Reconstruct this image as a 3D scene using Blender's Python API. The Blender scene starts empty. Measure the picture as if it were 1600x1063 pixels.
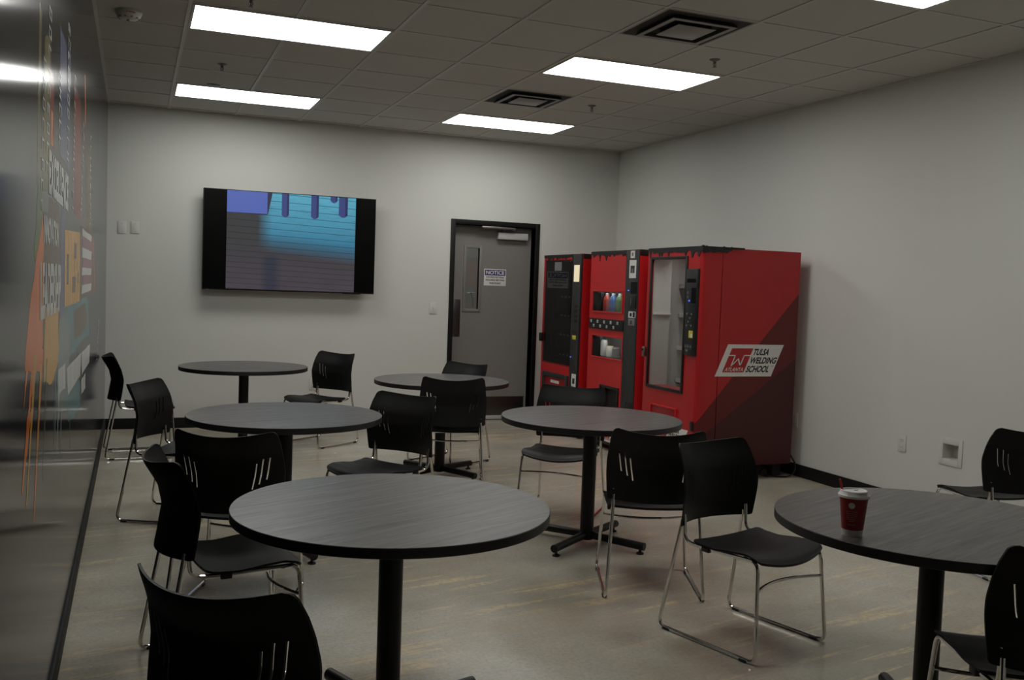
import bpy, bmesh, math, random
from mathutils import Vector, Matrix
random.seed(7)
sc = bpy.context.scene
COL = sc.collection
PI = math.pi

# ------------------------------------------------------------------ materials
def srgb(r, g, b):
    f = lambda c: (c/255/12.92) if c/255 <= .04045 else ((c/255+.055)/1.055)**2.4
    return (f(r), f(g), f(b))

class N:
    """tiny node helper"""
    def __init__(s, name):
        s.m = bpy.data.materials.new(name); s.m.use_nodes = True
        s.t = s.m.node_tree; s.b = s.t.nodes['Principled BSDF']
    def n(s, typ, **k):
        x = s.t.nodes.new(typ)
        for a, v in k.items(): setattr(x, a, v)
        return x
    def l(s, a, b): s.t.links.new(a, b)
    def math(s, op, a, b=None, clamp=False):
        x = s.n('ShaderNodeMath', operation=op, use_clamp=clamp)
        for i, v in enumerate((a, b)):
            if v is None: continue
            if isinstance(v, (int, float)): x.inputs[i].default_value = v
            else: s.l(v, x.inputs[i])
        return x.outputs[0]
    def mix(s, fac, a, b, blend='MIX'):
        x = s.n('ShaderNodeMix', data_type='RGBA', blend_type=blend)
        if isinstance(fac, (int, float)): x.inputs[0].default_value = fac
        else: s.l(fac, x.inputs[0])
        for i, v in ((6, a), (7, b)):
            if isinstance(v, tuple): x.inputs[i].default_value = (*v[:3], 1)
            else: s.l(v, x.inputs[i])
        return x.outputs[2]
    def noise(s, scale, detail=3, rough=.5, vec=None, stretch=None):
        x = s.n('ShaderNodeTexNoise'); x.inputs['Scale'].default_value = scale
        x.inputs['Detail'].default_value = detail; x.inputs['Roughness'].default_value = rough
        c = s.n('ShaderNodeTexCoord').outputs['Object'] if vec is None else vec
        if stretch:
            mp = s.n('ShaderNodeMapping'); mp.inputs['Scale'].default_value = stretch[:3]
            if len(stretch) > 3:
                m0 = s.n('ShaderNodeMapping'); m0.inputs['Rotation'].default_value = (0, 0, -stretch[3]); s.l(c, m0.inputs[0]); c = m0.outputs[0]
            s.l(c, mp.inputs[0]); c = mp.outputs[0]
        s.l(c, x.inputs['Vector']); return x.outputs['Fac']
    def ramp(s, fac, *stops):
        x = s.n('ShaderNodeValToRGB'); e = x.color_ramp.elements
        while len(e) < len(stops): e.new(.5)
        for k, (p, c) in zip(e, stops): k.position = p; k.color = (*c, 1) if isinstance(c, tuple) else (c, c, c, 1)
        s.l(fac, x.inputs[0]); return x.outputs[0]
    def bump(s, h, strength, dist=.002):
        x = s.n('ShaderNodeBump'); x.inputs['Strength'].default_value = strength
        x.inputs['Distance'].default_value = dist; s.l(h, x.inputs['Height'])
        s.l(x.outputs[0], s.b.inputs['Normal'])
    def set(s, **k):
        for a, v in k.items():
            i = s.b.inputs[a.replace('_', ' ')]
            if isinstance(v, tuple): i.default_value = (*v, 1)
            elif isinstance(v, (int, float)): i.default_value = v
            else: s.l(v, i)
        return s

def plain(name, col, rough=.5, metal=0, var=.08, scale=40, bump=0, spec=.5, coat=0, emit=None, es=0):
    s = N(name)
    f = s.noise(scale)
    lo = tuple(c*(1-var) for c in col); hi = tuple(min(1, c*(1+var)) for c in col)
    s.set(Base_Color=s.mix(f, lo, hi), Roughness=rough, Metallic=metal, Specular_IOR_Level=spec, Coat_Weight=coat)
    if bump: s.bump(s.noise(scale*6), bump)
    if emit: s.set(Emission_Color=emit, Emission_Strength=es)
    return s.m

M = {}
M['wall'] = plain('painted_wall', (.655, .662, .625), .55, var=.012, scale=3, bump=.06, spec=.3)
M['black_paint'] = plain('black_paint', (.006, .006, .006), .5, spec=.25)
M['rubber'] = plain('black_rubber', (.008, .008, .008), .6, spec=.25)
M['glide'] = plain('glide_plastic', (.01, .01, .01), .5)
M['plastic'] = plain('black_chair_plastic', (.0065, .0065, .0068), .5, bump=.08, scale=120, spec=.24)
M['chrome'] = plain('chrome', (.74, .72, .69), .13, 1, var=.05)
M['steel'] = plain('brushed_steel', (.33, .31, .29), .38, 1)
M['bronze'] = plain('dark_steel_plate', (.10, .095, .09), .35, .9)
M['alu'] = plain('painted_aluminium', (.46, .46, .45), .4)
M['white_plastic'] = plain('white_plastic', (.64, .645, .615), .4)
M['white_paper'] = plain('white_paper', (.75, .74, .71), .6)
M['black_metal'] = plain('black_powder_coat', (.007, .007, .007), .42, spec=.35)
M['door'] = plain('grey_door_paint', (.205, .196, .183), .45, var=.02, scale=4)
M['glass_dark'] = plain('dark_screen_glass', (.002, .002, .002), .3, spec=.12)
M['red'] = plain('red_cabinet_paint', (.56, .015, .018), .34, var=.03, scale=5)
M['red_dark'] = plain('dark_red_cabinet_side', (.30, .010, .012), .4, var=.03, scale=5)
M['black_vinyl'] = plain('black_vinyl', (.009, .009, .009), .4)
M['charcoal'] = plain('charcoal_panel', (.025, .027, .028), .4)
M['grey'] = plain('grey_plastic', (.18, .18, .175), .5)
M['grille'] = plain('vent_metal', (.33, .325, .31), .5, var=.05)
M['vent_black'] = plain('vent_throat', (.012, .012, .012), .7)
M['inside'] = plain('machine_lining', (.55, .55, .53), .5)
M['inside_dark'] = plain('dark_machine_lining', (.015, .016, .016), .6)
M['ink_black'] = plain('black_ink', (.008, .008, .008), .5)
M['ink_blue'] = plain('blue_ink', (.03, .035, .17), .5)
M['ink_red'] = plain('red_ink', (.42, .015, .02), .45)
M['logo_white'] = plain('white_vinyl', (.72, .71, .68), .5)
M['yellow'] = plain('yellow_sticker', (.62, .55, .06), .5)
M['blue_item'] = plain('blue_wrapper', (.03, .08, .55), .3)
M['cup_red'] = plain('cup_red', (.24, .005, .009), .42)
M['cup_white'] = plain('cup_paper', (.68, .66, .62), .55)
M['lid_white'] = plain('lid_plastic', (.88, .88, .86), .35)
M['straw'] = plain('red_straw', (.62, .02, .015), .3)
M['smoke'] = plain('detector_plastic', (.62, .61, .57), .5)
M['brass'] = plain('sprinkler_metal', (.25, .24, .22), .4, .8)
M['rear_wall'] = plain('painted_rear_wall', (.60, .60, .585), .6, var=.015, scale=3)

def emit_mat(name, col, strength):
    s = N(name); s.set(Base_Color=(.01, .01, .01), Roughness=.5, Emission_Color=col, Emission_Strength=strength); return s.m
M['lamp'] = emit_mat('lit_diffuser', (1, .995, .955), 8.7)
M['lit_panel'] = emit_mat('lit_panel', (1, .86, .55), .75)
M['led_blue'] = emit_mat('blue_led', (.05, .1, 1), 3)

def glass(name, tint=(.9, .92, .9), refl=.06):
    s = N(name); t = s.t; out = t.nodes['Material Output']
    tr = s.n('ShaderNodeBsdfTransparent'); tr.inputs[0].default_value = (*tint, 1)
    gl = s.n('ShaderNodeBsdfGlossy'); gl.inputs['Roughness'].default_value = .03
    ge = s.n('ShaderNodeNewGeometry'); vm = s.n('ShaderNodeVectorMath', operation='DOT_PRODUCT')
    s.l(ge.outputs['Incoming'], vm.inputs[0]); s.l(ge.outputs['Normal'], vm.inputs[1])
    sch = s.math('POWER', s.math('SUBTRACT', 1.0, s.math('ABSOLUTE', vm.outputs['Value'])), 5.0)
    mx = s.n('ShaderNodeMixShader')
    s.l(s.math('ADD', s.math('MULTIPLY', sch, .9), refl, True), mx.inputs[0]); s.l(tr.outputs[0], mx.inputs[1]); s.l(gl.outputs[0], mx.inputs[2])
    s.l(mx.outputs[0], out.inputs[0]); return s.m
M['glass'] = glass('clear_glass', (.94, .95, .94), .05)
M['glass_tint'] = glass('tinted_glass', (.55, .57, .57), .05)

# ceiling tile
s = N('ceiling_tile'); f = s.noise(220, 4, .7); g = s.noise(1.3, 2)
s.set(Base_Color=s.mix(s.mix(.5, f, g), (.55, .54, .505), (.62, .61, .575)), Roughness=.95, Specular_IOR_Level=.1); s.bump(f, .35, .003); M['tile'] = s.m
M['tbar'] = plain('ceiling_t_bar', (.56, .55, .52), .45)
# polished concrete
s = N('polished_concrete')
c = s.n('ShaderNodeTexCoord').outputs['Object']
big = s.noise(.75, 5, .6, c); mid = s.noise(4.2, 6, .65, c); fine = s.noise(60, 4, .7, c)
col = s.ramp(big, (.28, (.34, .30, .225)), (.5, (.49, .455, .38)), (.72, (.60, .57, .50)))
col = s.mix(s.math('MULTIPLY', s.ramp(mid, (.4, 0.), (.8, 1.)), .45), col, (.40, .31, .20))
col = s.mix(s.ramp(fine, (.42, .0), (.75, .38)), col, (.20, .18, .145))
pt = s.noise(.55, 3, .55, c, (1, 1.6, 1, .5)); col = s.mix(s.math('MULTIPLY', s.ramp(pt, (.47, 0.), (.60, 1.)), .30), col, (.20, .20, .18))
sw = s.noise(1.0, 5, .7, c, (.9, 13, 1, .20)); sm = s.noise(1.1, 3, .6, c); sf = s.noise(26, 3, .7, c)
sc_f = s.math('MULTIPLY', s.math('MULTIPLY', s.ramp(sw, (.53, 0.), (.59, 1.)), s.ramp(sm, (.44, 0.), (.56, 1.))), s.ramp(sf, (.35, .15), (.6, 1.)))
col = s.mix(s.math('MULTIPLY', sc_f, .55), col, (.82, .62, .34))
s.set(Base_Color=col, Roughness=s.ramp(mid, (.3, .17), (.8, .30)), Specular_IOR_Level=.45); s.bump(fine, .02); M['floor'] = s.m
# wood laminate
s = N('dark_wood_laminate')
c = s.n('ShaderNodeTexCoord').outputs['Object']
g1 = s.noise(1.0, 6, .68, c, (3.5, 60, 1)); g2 = s.noise(1.0, 5, .75, c, (9, 230, 1))
col = s.ramp(g1, (.30, (.040, .038, .037)), (.5, (.112, .106, .102)), (.70, (.185, .175, .17)))
col = s.mix(s.ramp(g2, (.48, 0.), (.72, .65)), col, (.036, .034, .033))
s.set(Base_Color=col, Roughness=.33, Specular_IOR_Level=.5); s.bump(g2, .06); M['wood'] = s.m
M['edge'] = plain('black_table_edge', (.012, .012, .012), .45)
# mural film: near black glossy vinyl
s = N('mural_film'); c = s.n('ShaderNodeTexCoord').outputs['Object']
v = s.noise(2.5, 4, .6, c, (1, 3, .25)); v2 = s.noise(.5, 2, .5, c)
s.set(Base_Color=s.mix(s.ramp(v2, (.4, 0.), (.7, 1.)), s.mix(v, (.008, .008, .009), (.022, .022, .022)), (.012, .015, .030)),
      Roughness=.12, Specular_IOR_Level=.11); M['mural'] = s.m
def mural_ink(name, a, b, sc_=(1, 6, .5)):
    s = N(name); f = s.noise(3, 4, .65, None, sc_); s.set(Base_Color=s.mix(s.ramp(f, (.3, 0.), (.7, 1.)), a, b), Roughness=.15, Specular_IOR_Level=.06); return s.m
MI = dict(orange=mural_ink('orange_print', (.80, .13, .02), (.74, .24, .04)), gold=mural_ink('gold_print', (.70, .36, .05), (.56, .30, .06)),
          green=mural_ink('green_print', (.22, .28, .05), (.04, .14, .07)), teal=mural_ink('teal_print', (.04, .17, .20), (.09, .25, .26)),
          grey=mural_ink('grey_print', (.16, .22, .22), (.26, .30, .27)), white=mural_ink('white_print', (.56, .57, .55), (.64, .65, .63)),
          blue=mural_ink('blue_print', (.13, .15, .25), (.09, .10, .17)), red=mural_ink('red_print', (.34, .05, .04), (.20, .05, .04)),
          mauve=mural_ink('mauve_print', (.24, .07, .12), (.32, .15, .22)), brown=mural_ink('brown_print', (.14, .07, .04), (.10, .08, .05)),
          olive=mural_ink('olive_print', (.22, .19, .06), (.15, .14, .06)))
# vending machine side: red with two darker printed diagonal wedges
s = N('red_side_print'); x = s.n('ShaderNodeSeparateXYZ'); s.l(s.n('ShaderNodeTexCoord').outputs['Object'], x.inputs[0])
X, Y, Z = x.outputs
d1 = s.math('SUBTRACT', s.math('ADD', s.math('MULTIPLY', X, 1.125), .477 - 1.125*.017), Z)
d2 = s.math('SUBTRACT', s.math('ADD', s.math('MULTIPLY', X, .72), .463 - .72*.217), Z)
near = s.math('LESS_THAN', Y, .022)
m1 = s.math('MULTIPLY', s.math('GREATER_THAN', d1, 0), near); m2 = s.math('MULTIPLY', s.math('GREATER_THAN', d2, 0), near)
col = s.mix(m2, s.mix(m1, (.44, .014, .016), (.125, .009, .010)), (.060, .007, .009))
s.set(Base_Color=col, Roughness=.36); M['red_side'] = s.m

# TV picture: wooden floor seen from above, lit blue-green at the top
s = N('tv_picture'); x = s.n('ShaderNodeSeparateXYZ'); s.l(s.n('ShaderNodeTexCoord').outputs['Object'], x.inputs[0])
U, _, V = x.outputs                                     # metres from picture's lower left
nz = s.noise(3.2, 4, .6, None, (1, 1, 2.2)); gr = s.noise(6, 4, .7, None, (1, 1, 14))
edge = s.math('ADD', s.math('MULTIPLY', U, -.10), .40)
lit = s.math('MULTIPLY', s.ramp(s.math('SUBTRACT', V, edge), (.0, 0.), (.20, 1.)), s.ramp(s.math('ADD', U, s.math('MULTIPLY', nz, .06)), (.32, 0.), (.46, 1.)))
dark = s.mix(s.ramp(V, (.04, 0.), (.5, 1.)), srgb(80, 74, 84), srgb(66, 69, 70)); dark = s.mix(s.math('MULTIPLY', nz, .6), dark, srgb(64, 54, 54))
sh = s.math('MULTIPLY', s.ramp(s.math('ABSOLUTE', s.math('SUBTRACT', U, .42)), (.03, 1.), (.11, 0.)), s.ramp(V, (.30, 1.), (.36, 0.)))
dark = s.mix(s.math('MULTIPLY', sh, .6), dark, srgb(38, 48, 66))
bright = s.mix(s.ramp(V, (.42, 0.), (.92, 1.)), srgb(56, 118, 150), srgb(100, 180, 206)); bright = s.mix(s.math('MULTIPLY', nz, .3), bright, srgb(58, 130, 158))
col = s.mix(lit, dark, bright)
col = s.mix(s.ramp(gr, (.5, 0.), (.75, .35)), col, srgb(40, 58, 70))
rowc = s.math('MULTIPLY', s.math('POWER', s.math('SUBTRACT', 1.55, s.math('ADD', V, s.math('MULTIPLY', U, .035))), 1.5), 11.)
fr = s.math('FRACT', rowc); seam = s.math('LESS_THAN', fr, .09)
col = s.mix(s.math('MULTIPLY', seam, .6), col, srgb(22, 34, 44))
s.set(Base_Color=(.01, .01, .01), Roughness=.4, Specular_IOR_Level=.1, Emission_Color=col, Emission_Strength=.85); M['tv'] = s.m
def tvm(n, c): return emit_mat('tv_' + n, srgb(*c), .8)
MT = dict(box=tvm('box', (84, 104, 184)), pil=tvm('pillar', (58, 70, 128)), pild=tvm('pillar_shade', (40, 46, 92)), line=tvm('line', (40, 40, 70)))

# ------------------------------------------------------------------ mesh helpers
class MB:
    def __init__(s): s.bm = bmesh.new(); s.mats = []
    def mi(s, m):
        if m not in s.mats: s.mats.append(m)
        return s.mats.index(m)
    def merge(s, tb, m):
        i = s.mi(m)
        for f in tb.faces: f.material_index = i; f.smooth = True
        me = bpy.data.meshes.new('t'); tb.to_mesh(me); tb.free()
        n = len(s.bm.faces); s.bm.from_mesh(me); bpy.data.meshes.remove(me)
        s.bm.faces.ensure_lookup_table()
        for f in s.bm.faces[n:]: f.material_index = i
        return s
    def box(s, a, b, m, bev=0, seg=2, mat=None):
        tb = bmesh.new(); bmesh.ops.create_cube(tb, size=1)
        for v in tb.verts: v.co = Vector(((a[k]+b[k])/2 + v.co[k]*(b[k]-a[k]) for k in range(3)))
        if bev: bmesh.ops.bevel(tb, geom=tb.edges[:], offset=bev, segments=seg, affect='EDGES', profile=.5)
        if mat: bmesh.ops.transform(tb, matrix=mat, verts=tb.verts)
        return s.merge(tb, m)
    def lathe(s, prof, m, c=(0, 0, 0), seg=32, mat=None):
        tb = bmesh.new(); rings = []
        for r, z in prof:
            if r < 1e-6: rings.append([tb.verts.new((c[0], c[1], c[2]+z))])
            else: rings.append([tb.verts.new((c[0]+r*math.cos(2*PI*k/seg), c[1]+r*math.sin(2*PI*k/seg), c[2]+z)) for k in range(seg)])
        for A, B in zip(rings, rings[1:]):
            for k in range(seg):
                a, b = A[k % len(A)], A[(k+1) % len(A)]; c2, d = B[(k+1) % len(B)], B[k % len(B)]
                q = []
                for v in (a, b, c2, d):
                    if v not in q: q.append(v)
                if len(q) > 2: tb.faces.new(q)
        for R in (rings[0], rings[-1]):
            if len(R) > 2: tb.faces.new(R)
        bmesh.ops.recalc_face_normals(tb, faces=tb.faces)
        if mat: bmesh.ops.transform(tb, matrix=mat, verts=tb.verts)
        return s.merge(tb, m)
    def tube(s, pts, r, m, seg=10, fil=0.0, fseg=5, closed=False):
        P = [Vector(p) for p in pts]
        if fil:
            Q = [P[0]]
            for i in range(1, len(P)-1):
                a, b = P[i-1]-P[i], P[i+1]-P[i]; d = min(fil, a.length*.45, b.length*.45)
                p0, p2 = P[i]+a.normalized()*d, P[i]+b.normalized()*d
                for k in range(fseg+1):
                    t = k/fseg; Q.append(p0*(1-t)**2 + P[i]*2*t*(1-t) + p2*t*t)
            P = Q+[P[-1]]
        tb = bmesh.new(); rings = []; up = None
        for i, p in enumerate(P):
            d = (P[min(i+1, len(P)-1)]-P[max(i-1, 0)]).normalized()
            if up is None: up = Vector((0, 0, 1)) if abs(d.z) < .9 else Vector((1, 0, 0))
            u = (up-d*up.dot(d)).normalized(); w = d.cross(u); up = u
            rr = r[i] if isinstance(r, (list, tuple)) else r
            rings.append([tb.verts.new(p+u*rr*math.cos(2*PI*k/seg)+w*rr*math.sin(2*PI*k/seg)) for k in range(seg)])
        for A, B in zip(rings, rings[1:]):
            for k in range(seg): tb.faces.new((A[k], A[(k+1) % seg], B[(k+1) % seg], B[k]))
        tb.faces.new(rings[0]); tb.faces.new(rings[-1])
        bmesh.ops.recalc_face_normals(tb, faces=tb.faces)
        return s.merge(tb, m)
    def prism(s, poly, fn, th, m):
        """poly: 2-D outline; fn(u, v, w) -> 3-D, w from 0 to th"""
        tb = bmesh.new()
        A = [tb.verts.new(fn(u, v, 0)) for u, v in poly]; B = [tb.verts.new(fn(u, v, th)) for u, v in poly]
        tb.faces.new(A); tb.faces.new(B); n = len(poly)
        for k in range(n): tb.faces.new((A[k], A[(k+1) % n], B[(k+1) % n], B[k]))
        bmesh.ops.recalc_face_normals(tb, faces=tb.faces)
        return s.merge(tb, m)
    def text(s, body, fn, w, h, m, shear=0, bold=0.0, th=.0006, fit=True):
        """body laid into a w x h box whose lower left is (0, 0); fn maps (u, v, depth) to 3-D"""
        cu = bpy.data.curves.new('t', 'FONT'); cu.body = body; cu.size = 1; cu.offset = bold; cu.extrude = .01
        ob = bpy.data.objects.new('t', cu); COL.objects.link(ob)
        me = bpy.data.meshes.new_from_object(ob.evaluated_get(bpy.context.evaluated_depsgraph_get()))
        COL.objects.unlink(ob); bpy.data.objects.remove(ob); bpy.data.curves.remove(cu)
        xs = [v.co.x for v in me.vertices]; ys = [v.co.y for v in me.vertices]
        x0, y0 = min(xs), min(ys); sx = w/(max(xs)-x0); sy = h/(max(ys)-y0)
        if not fit: sx = min(sx, sy); sy = sx
        tb = bmesh.new(); tb.from_mesh(me); bpy.data.meshes.remove(me)
        for v in tb.verts:
            u, q = (v.co.x-x0)*sx, (v.co.y-y0)*sy
            v.co = Vector(fn(u+q*shear, q, th if v.co.z > 0 else 0))
        return s.merge(tb, m)
    def build(s, name, parent=None, loc=None, sharp=35):
        me = bpy.data.meshes.new(name); s.bm.to_mesh(me); s.bm.free()
        for m in s.mats: me.materials.append(m)
        me.set_sharp_from_angle(angle=math.radians(sharp))
        o = bpy.data.objects.new(name, me); COL.objects.link(o)
        if parent: o.parent = parent
        if loc: o.location = loc
        return o

def thing(name, label, cat, loc=(0, 0, 0), rz=0, group=None):
    o = bpy.data.objects.new(name, None); COL.objects.link(o); o.empty_display_size = .1
    o.location = loc; o.rotation_euler = (0, 0, rz); o['label'] = label; o['category'] = cat
    if group: o['group'] = group
    return o
def tag(o, label, cat, group=None):
    o['label'] = label; o['category'] = cat
    if group: o['group'] = group
    return o
def struct(mb, name, parent=None):
    o = mb.build(name, parent)
    if not parent: o['kind'] = 'structure'
    return o
def kids(o): return [c for c in bpy.data.objects if c.parent == o]
def dup(root, loc, rz, label):
    r = root.copy(); COL.objects.link(r); r.location = loc; r.rotation_euler = (0, 0, rz); r['label'] = label
    for ch in kids(root):
        c = ch.copy(); COL.objects.link(c); c.parent = r
        for g in kids(ch):
            d = g.copy(); COL.objects.link(d); d.parent = c
    return r

# ------------------------------------------------------------------ room (metres; Y runs towards the TV wall)
XL, XR, YB, YR, H = -.533, 4.821, .72, -9.75, 3.05
T = .6096
mb = MB(); mb.box((XL-.2, YR-.2, -.12), (XR+.2, YB+2.4, 0), M['floor']); struct(mb, 'floor')
mb = MB(); mb.box((XL-.2, YR-.2, H), (XR+.2, YB+2.4, H+.12), M['tile']); struct(mb, 'ceiling')
# T-bar grid
LIGHTS = [(0, 0), (4, 0), (0, 4), (4, 4), (0, 8), (4, 8)]          # (column, row from the back) of the 2 x 4 troffers
VENTS = [(4, 2), (4, 6)]
def covered(u, v):                                    # tile u..u+1, v..v+1 belongs to a light or a vent
    for a, b in LIGHTS:
        if b == v and u in (a, a+1): return 'L%d_%d' % (a, b)
    if (u, v) in VENTS: return 'V%d_%d' % (u, v)
    return None
mb = MB(); hw = .012; dz = .005
for u in range(0, 8): mb.box((u*T-hw, YR, H-dz), (u*T+hw, YB, H+.001), M['tbar'])
for v in range(-1, 16):
    for u in range(-1, 8):
        a, b = max(XL, u*T), min(XR, (u+1)*T)
        mb.box((a+hw, -v*T-hw*.8, H-dz*.8), (b-hw, -v*T+hw*.8, H+.001), M['tbar'])
# wall angle
for a, b in (((XL, YB-.022, H-dz), (XR, YB, H+.001)), ((XR-.022, YR, H-dz), (XR, YB-.022, H+.001)), ((XL, YR, H-dz), (XL+.022, YB-.022, H+.001))):
    mb.box(a, b, M['tbar'])
struct(mb, 'trim_1')
# back wall with the door opening
DX0, DX1, DZ = 2.885, 3.812, 2.132
mb = MB()
mb.box((XL-.2, YB, 0), (DX0, YB+.16, H), M['wall']); mb.box((DX1, YB, 0), (XR+.2, YB+.16, H), M['wall']); mb.box((DX0, YB, DZ), (DX1, YB+.16, H), M['wall'])
struct(mb, 'wall_back')
mb = MB(); mb.box((XL-.2, YR-.2, 0), (XL, YB+2.4, H), M['wall']); struct(mb, 'wall_left')
# right wall, with a hole for the recessed box
BY0, BY1, BZ0, BZ1 = -4.236, -4.100, .418, .527
mb = MB()
mb.box((XR, YR-.2, 0), (XR+.2, BY0, H), M['wall']); mb.box((XR, BY1, 0), (XR+.2, YB+2.4, H), M['wall'])
mb.box((XR, BY0, 0), (XR+.2, BY1, BZ0), M['wall']); mb.box((XR, BY0, BZ1), (XR+.2, BY1, H), M['wall'])
struct(mb, 'wall_right')
mb = MB(); mb.box((XL-.2, YR-.2, 0), (XR+.2, YR, H), M['rear_wall']); struct(mb, 'wall_rear')
mb = MB(); mb.box((XL-.2, YB+2.3, 0), (XR+.2, YB+2.4, H), M['wall']); struct(mb, 'wall_corridor')
def base(name, a, b):
    mb = MB(); mb.box(a, b, M['rubber'], .003); struct(mb, name)
base('baseboard_back', (XL, YB-.012, 0), (DX0-.052, YB, .102)); base('baseboard_far', (DX1+.052, YB-.012, 0), (XR, YB, .102))
base('baseboard_right', (XR-.012, YR, 0), (XR, YB-.012, .102)); base('baseboard_left', (XL, YR, 0), (XL+.014, YB-.012, .102))
# door frame + door
mb = MB()
for a, b in (((DX0-.05, YB-.016, 0), (DX0, YB+.14, DZ+.05)), ((DX1, YB-.016, 0), (DX1+.05, YB+.14, DZ+.05)), ((DX0, YB-.016, DZ), (DX1, YB+.14, DZ+.05))):
    mb.box(a, b, M['black_paint'], .002)
struct(mb, 'trim_2')
yd = YB+.105                                          # door face
wx0, wx1, wz0, wz1 = 3.055, 3.205, 1.225, 1.885
dr = thing('door_1', '', '', (0, 0, 0)); del dr['label']; del dr['category']; dr['kind'] = 'structure'
mb = MB()
for a, b in (((DX0+.003, yd, .012), (wx0, yd+.044, DZ-.003)), ((wx1, yd, .012), (DX1-.003, yd+.044, DZ-.003)), ((wx0, yd, .012), (wx1, yd+.044, wz0)), ((wx0, yd, wz1), (wx1, yd+.044, DZ-.003))):
    mb.box(a, b, M['door'])
mb.build('leaf', dr)
mb = MB()
for a, b in (((wx0-.03, yd-.010, wz0-.03), (wx0, yd+.05, wz1+.03)), ((wx1, yd-.010, wz0-.03), (wx1+.03, yd+.05, wz1+.03)), ((wx0, yd-.010, wz0-.03), (wx1, yd+.05, wz0)), ((wx0, yd-.010, wz1), (wx1, yd+.05, wz1+.03))):
    mb.box(a, b, M['door'], .003)
mb.build('window_frame', dr)
mb = MB(); mb.box((wx0, yd+.018, wz0), (wx1, yd+.026, wz1), M['glass']); mb.build('pane', dr)
mb = MB(); mb.box((DX0+.012, yd-.003, .92), (DX0+.118, yd, 1.325), M['bronze'], .001); pp = mb.build('push_plate', dr)
for x in (DX0+.022, DX0+.108):
    for z in (.93, 1.12, 1.315): mb = MB(); mb.lathe([(.004, 0), (.003, .003)], M['steel'], seg=8, mat=Matrix.Translation((x, yd-.003, z)) @ Matrix.Rotation(PI/2, 4, 'X')); mb.build('screw', pp)
mb = MB(); mb.box((DX0+.02, yd-.003, .058), (DX1-.03, yd, .262), M['bronze'], .001); mb.build('kick_plate', dr)
mb = MB(); mb.box((DX0+.003, yd-.012, .012), (DX1-.003, yd, .05), M['alu'], .002); mb.build('door_sweep', dr)
mb = MB(); mb.box((3.395, yd-.065, 1.995), (3.745, yd, 2.068), M['alu'], .006); mb.build('door_closer', dr)
mb = MB(); mb.tube([(3.47, yd-.04, 2.068), (3.47, yd-.04, 2.10), (3.56, yd-.06, 2.112), (3.21, yd-.10, 2.112)], .007, M['steel'], 8)
mb.box((3.185, yd-.118, 2.100), (3.57, yd-.098, 2.124), M['steel'], .004); mb.lathe([(.02, -.014), (.02, .014)], M['steel'], (3.56, yd-.075, 2.110), 12); mb.build('closer_arm', dr)
mb = MB(); mb.lathe([(.012, 0), (.012, .014), (.007, .02)], M['steel'], seg=12, mat=Matrix.Translation((3.125, yd+.018, 1.395)) @ Matrix.Rotation(PI/2, 4, 'X'))
mb.tube([(3.075, yd+.012, 1.395), (3.165, yd+.012, 1.398)], .005, M['steel'], 8); mb.tube([(3.125, yd+.014, 1.39), (3.15, yd+.014, 1.33), (3.155, yd+.014, 1.25)], .002, M['rubber'], 6); mb.build('latch', dr)
# notice sign
sg = thing('notice_sign', 'white notice sign with blue header about eye protection on grey door', 'sign', (3.265, yd, 1.485))
mb = MB(); mb.box((0, -.003, 0), (.258, 0, .182), M['white_paper'], .0008)
mb.box((.008, -.0036, .112), (.250, -.003, .174), M['ink_blue']); mb.build('panel', sg)
mb = MB(); fn = lambda ox, oz: (lambda u, v, w: (ox+u, -.0036-w, oz+v))
mb.text('NOTICE', fn(.022, .124), .214, .040, M['logo_white'], bold=.02)
mb.text('EYE PROTECTION', fn(.026, .083), .206, .020, M['ink_black'], bold=.03)
mb.text('REQUIRED BEYOND', fn(.018, .051), .222, .020, M['ink_black'], bold=.03)
mb.text('THIS POINT', fn(.062, .018), .136, .020, M['ink_black'], bold=.03)
mb.build('lettering', sg)

# ------------------------------------------------------------------ ceiling fittings
lamp_lab = {(0, 0): 'lit ceiling light panel nearest the TV wall, above the TV', (4, 0): 'lit ceiling light panel nearest the door and vending machines',
            (0, 4): 'larger lit ceiling light panel at upper left, beside the smoke detector', (4, 4): 'lit ceiling light panel between the two square air vents',
            (4, 8): 'lit ceiling light panel cut by the top right edge of the picture', (0, 8): 'lit ceiling light panel over the mural side, out of the picture',
            (0, 12): 'lit ceiling light panel at the rear of the room, mural side', (4, 12): 'lit ceiling light panel at the rear of the room, right side'}
for (u, v) in LIGHTS:
    t = thing('ceiling_light', lamp_lab[(u, v)], 'ceiling light', (u*T, -v*T, H), 0, 'rectangular ceiling light panels')
    w, d = 2*T, T; a = .012; e = .030
    mb = MB()
    for p, q in (((a, -d+a, -.009), (w-a, -d+e, .0)), ((a, -e, -.009), (w-a, -a, .0)), ((a, -d+e, -.009), (e, -e, .0)), ((w-e, -d+e, -.009), (w-a, -e, .0))):
        mb.box(p, q, M['tbar'], .002)
    mb.build('frame', t)
    mb = MB(); mb.box((e, -d+e, -.006), (w-e, -e, -.001), M['lamp']); mb.build('diffuser', t)
def frustum(mb, s0, z0, s1, z1, m, th=.004):
    for k in range(4):
        c, sn = [(1, 0), (0, 1), (-1, 0), (0, -1)][k]
        P = [(-s0, -s0, z0), (s0, -s0, z0), (s1, -s1, z1), (-s1, -s1, z1)]
        tb = bmesh.new(); A = [tb.verts.new((x*c-y*sn, x*sn+y*c, z)) for x, y, z in P]; B = [tb.verts.new((x*c-y*sn, x*sn+y*c, z+th)) for x, y, z in P]
        tb.faces.new(A); tb.faces.new(B)
        for j in range(4): tb.faces.new((A[j], A[(j+1) % 4], B[(j+1) % 4], B[j]))
        bmesh.ops.recalc_face_normals(tb, faces=tb.faces); mb.merge(tb, m)
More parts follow.
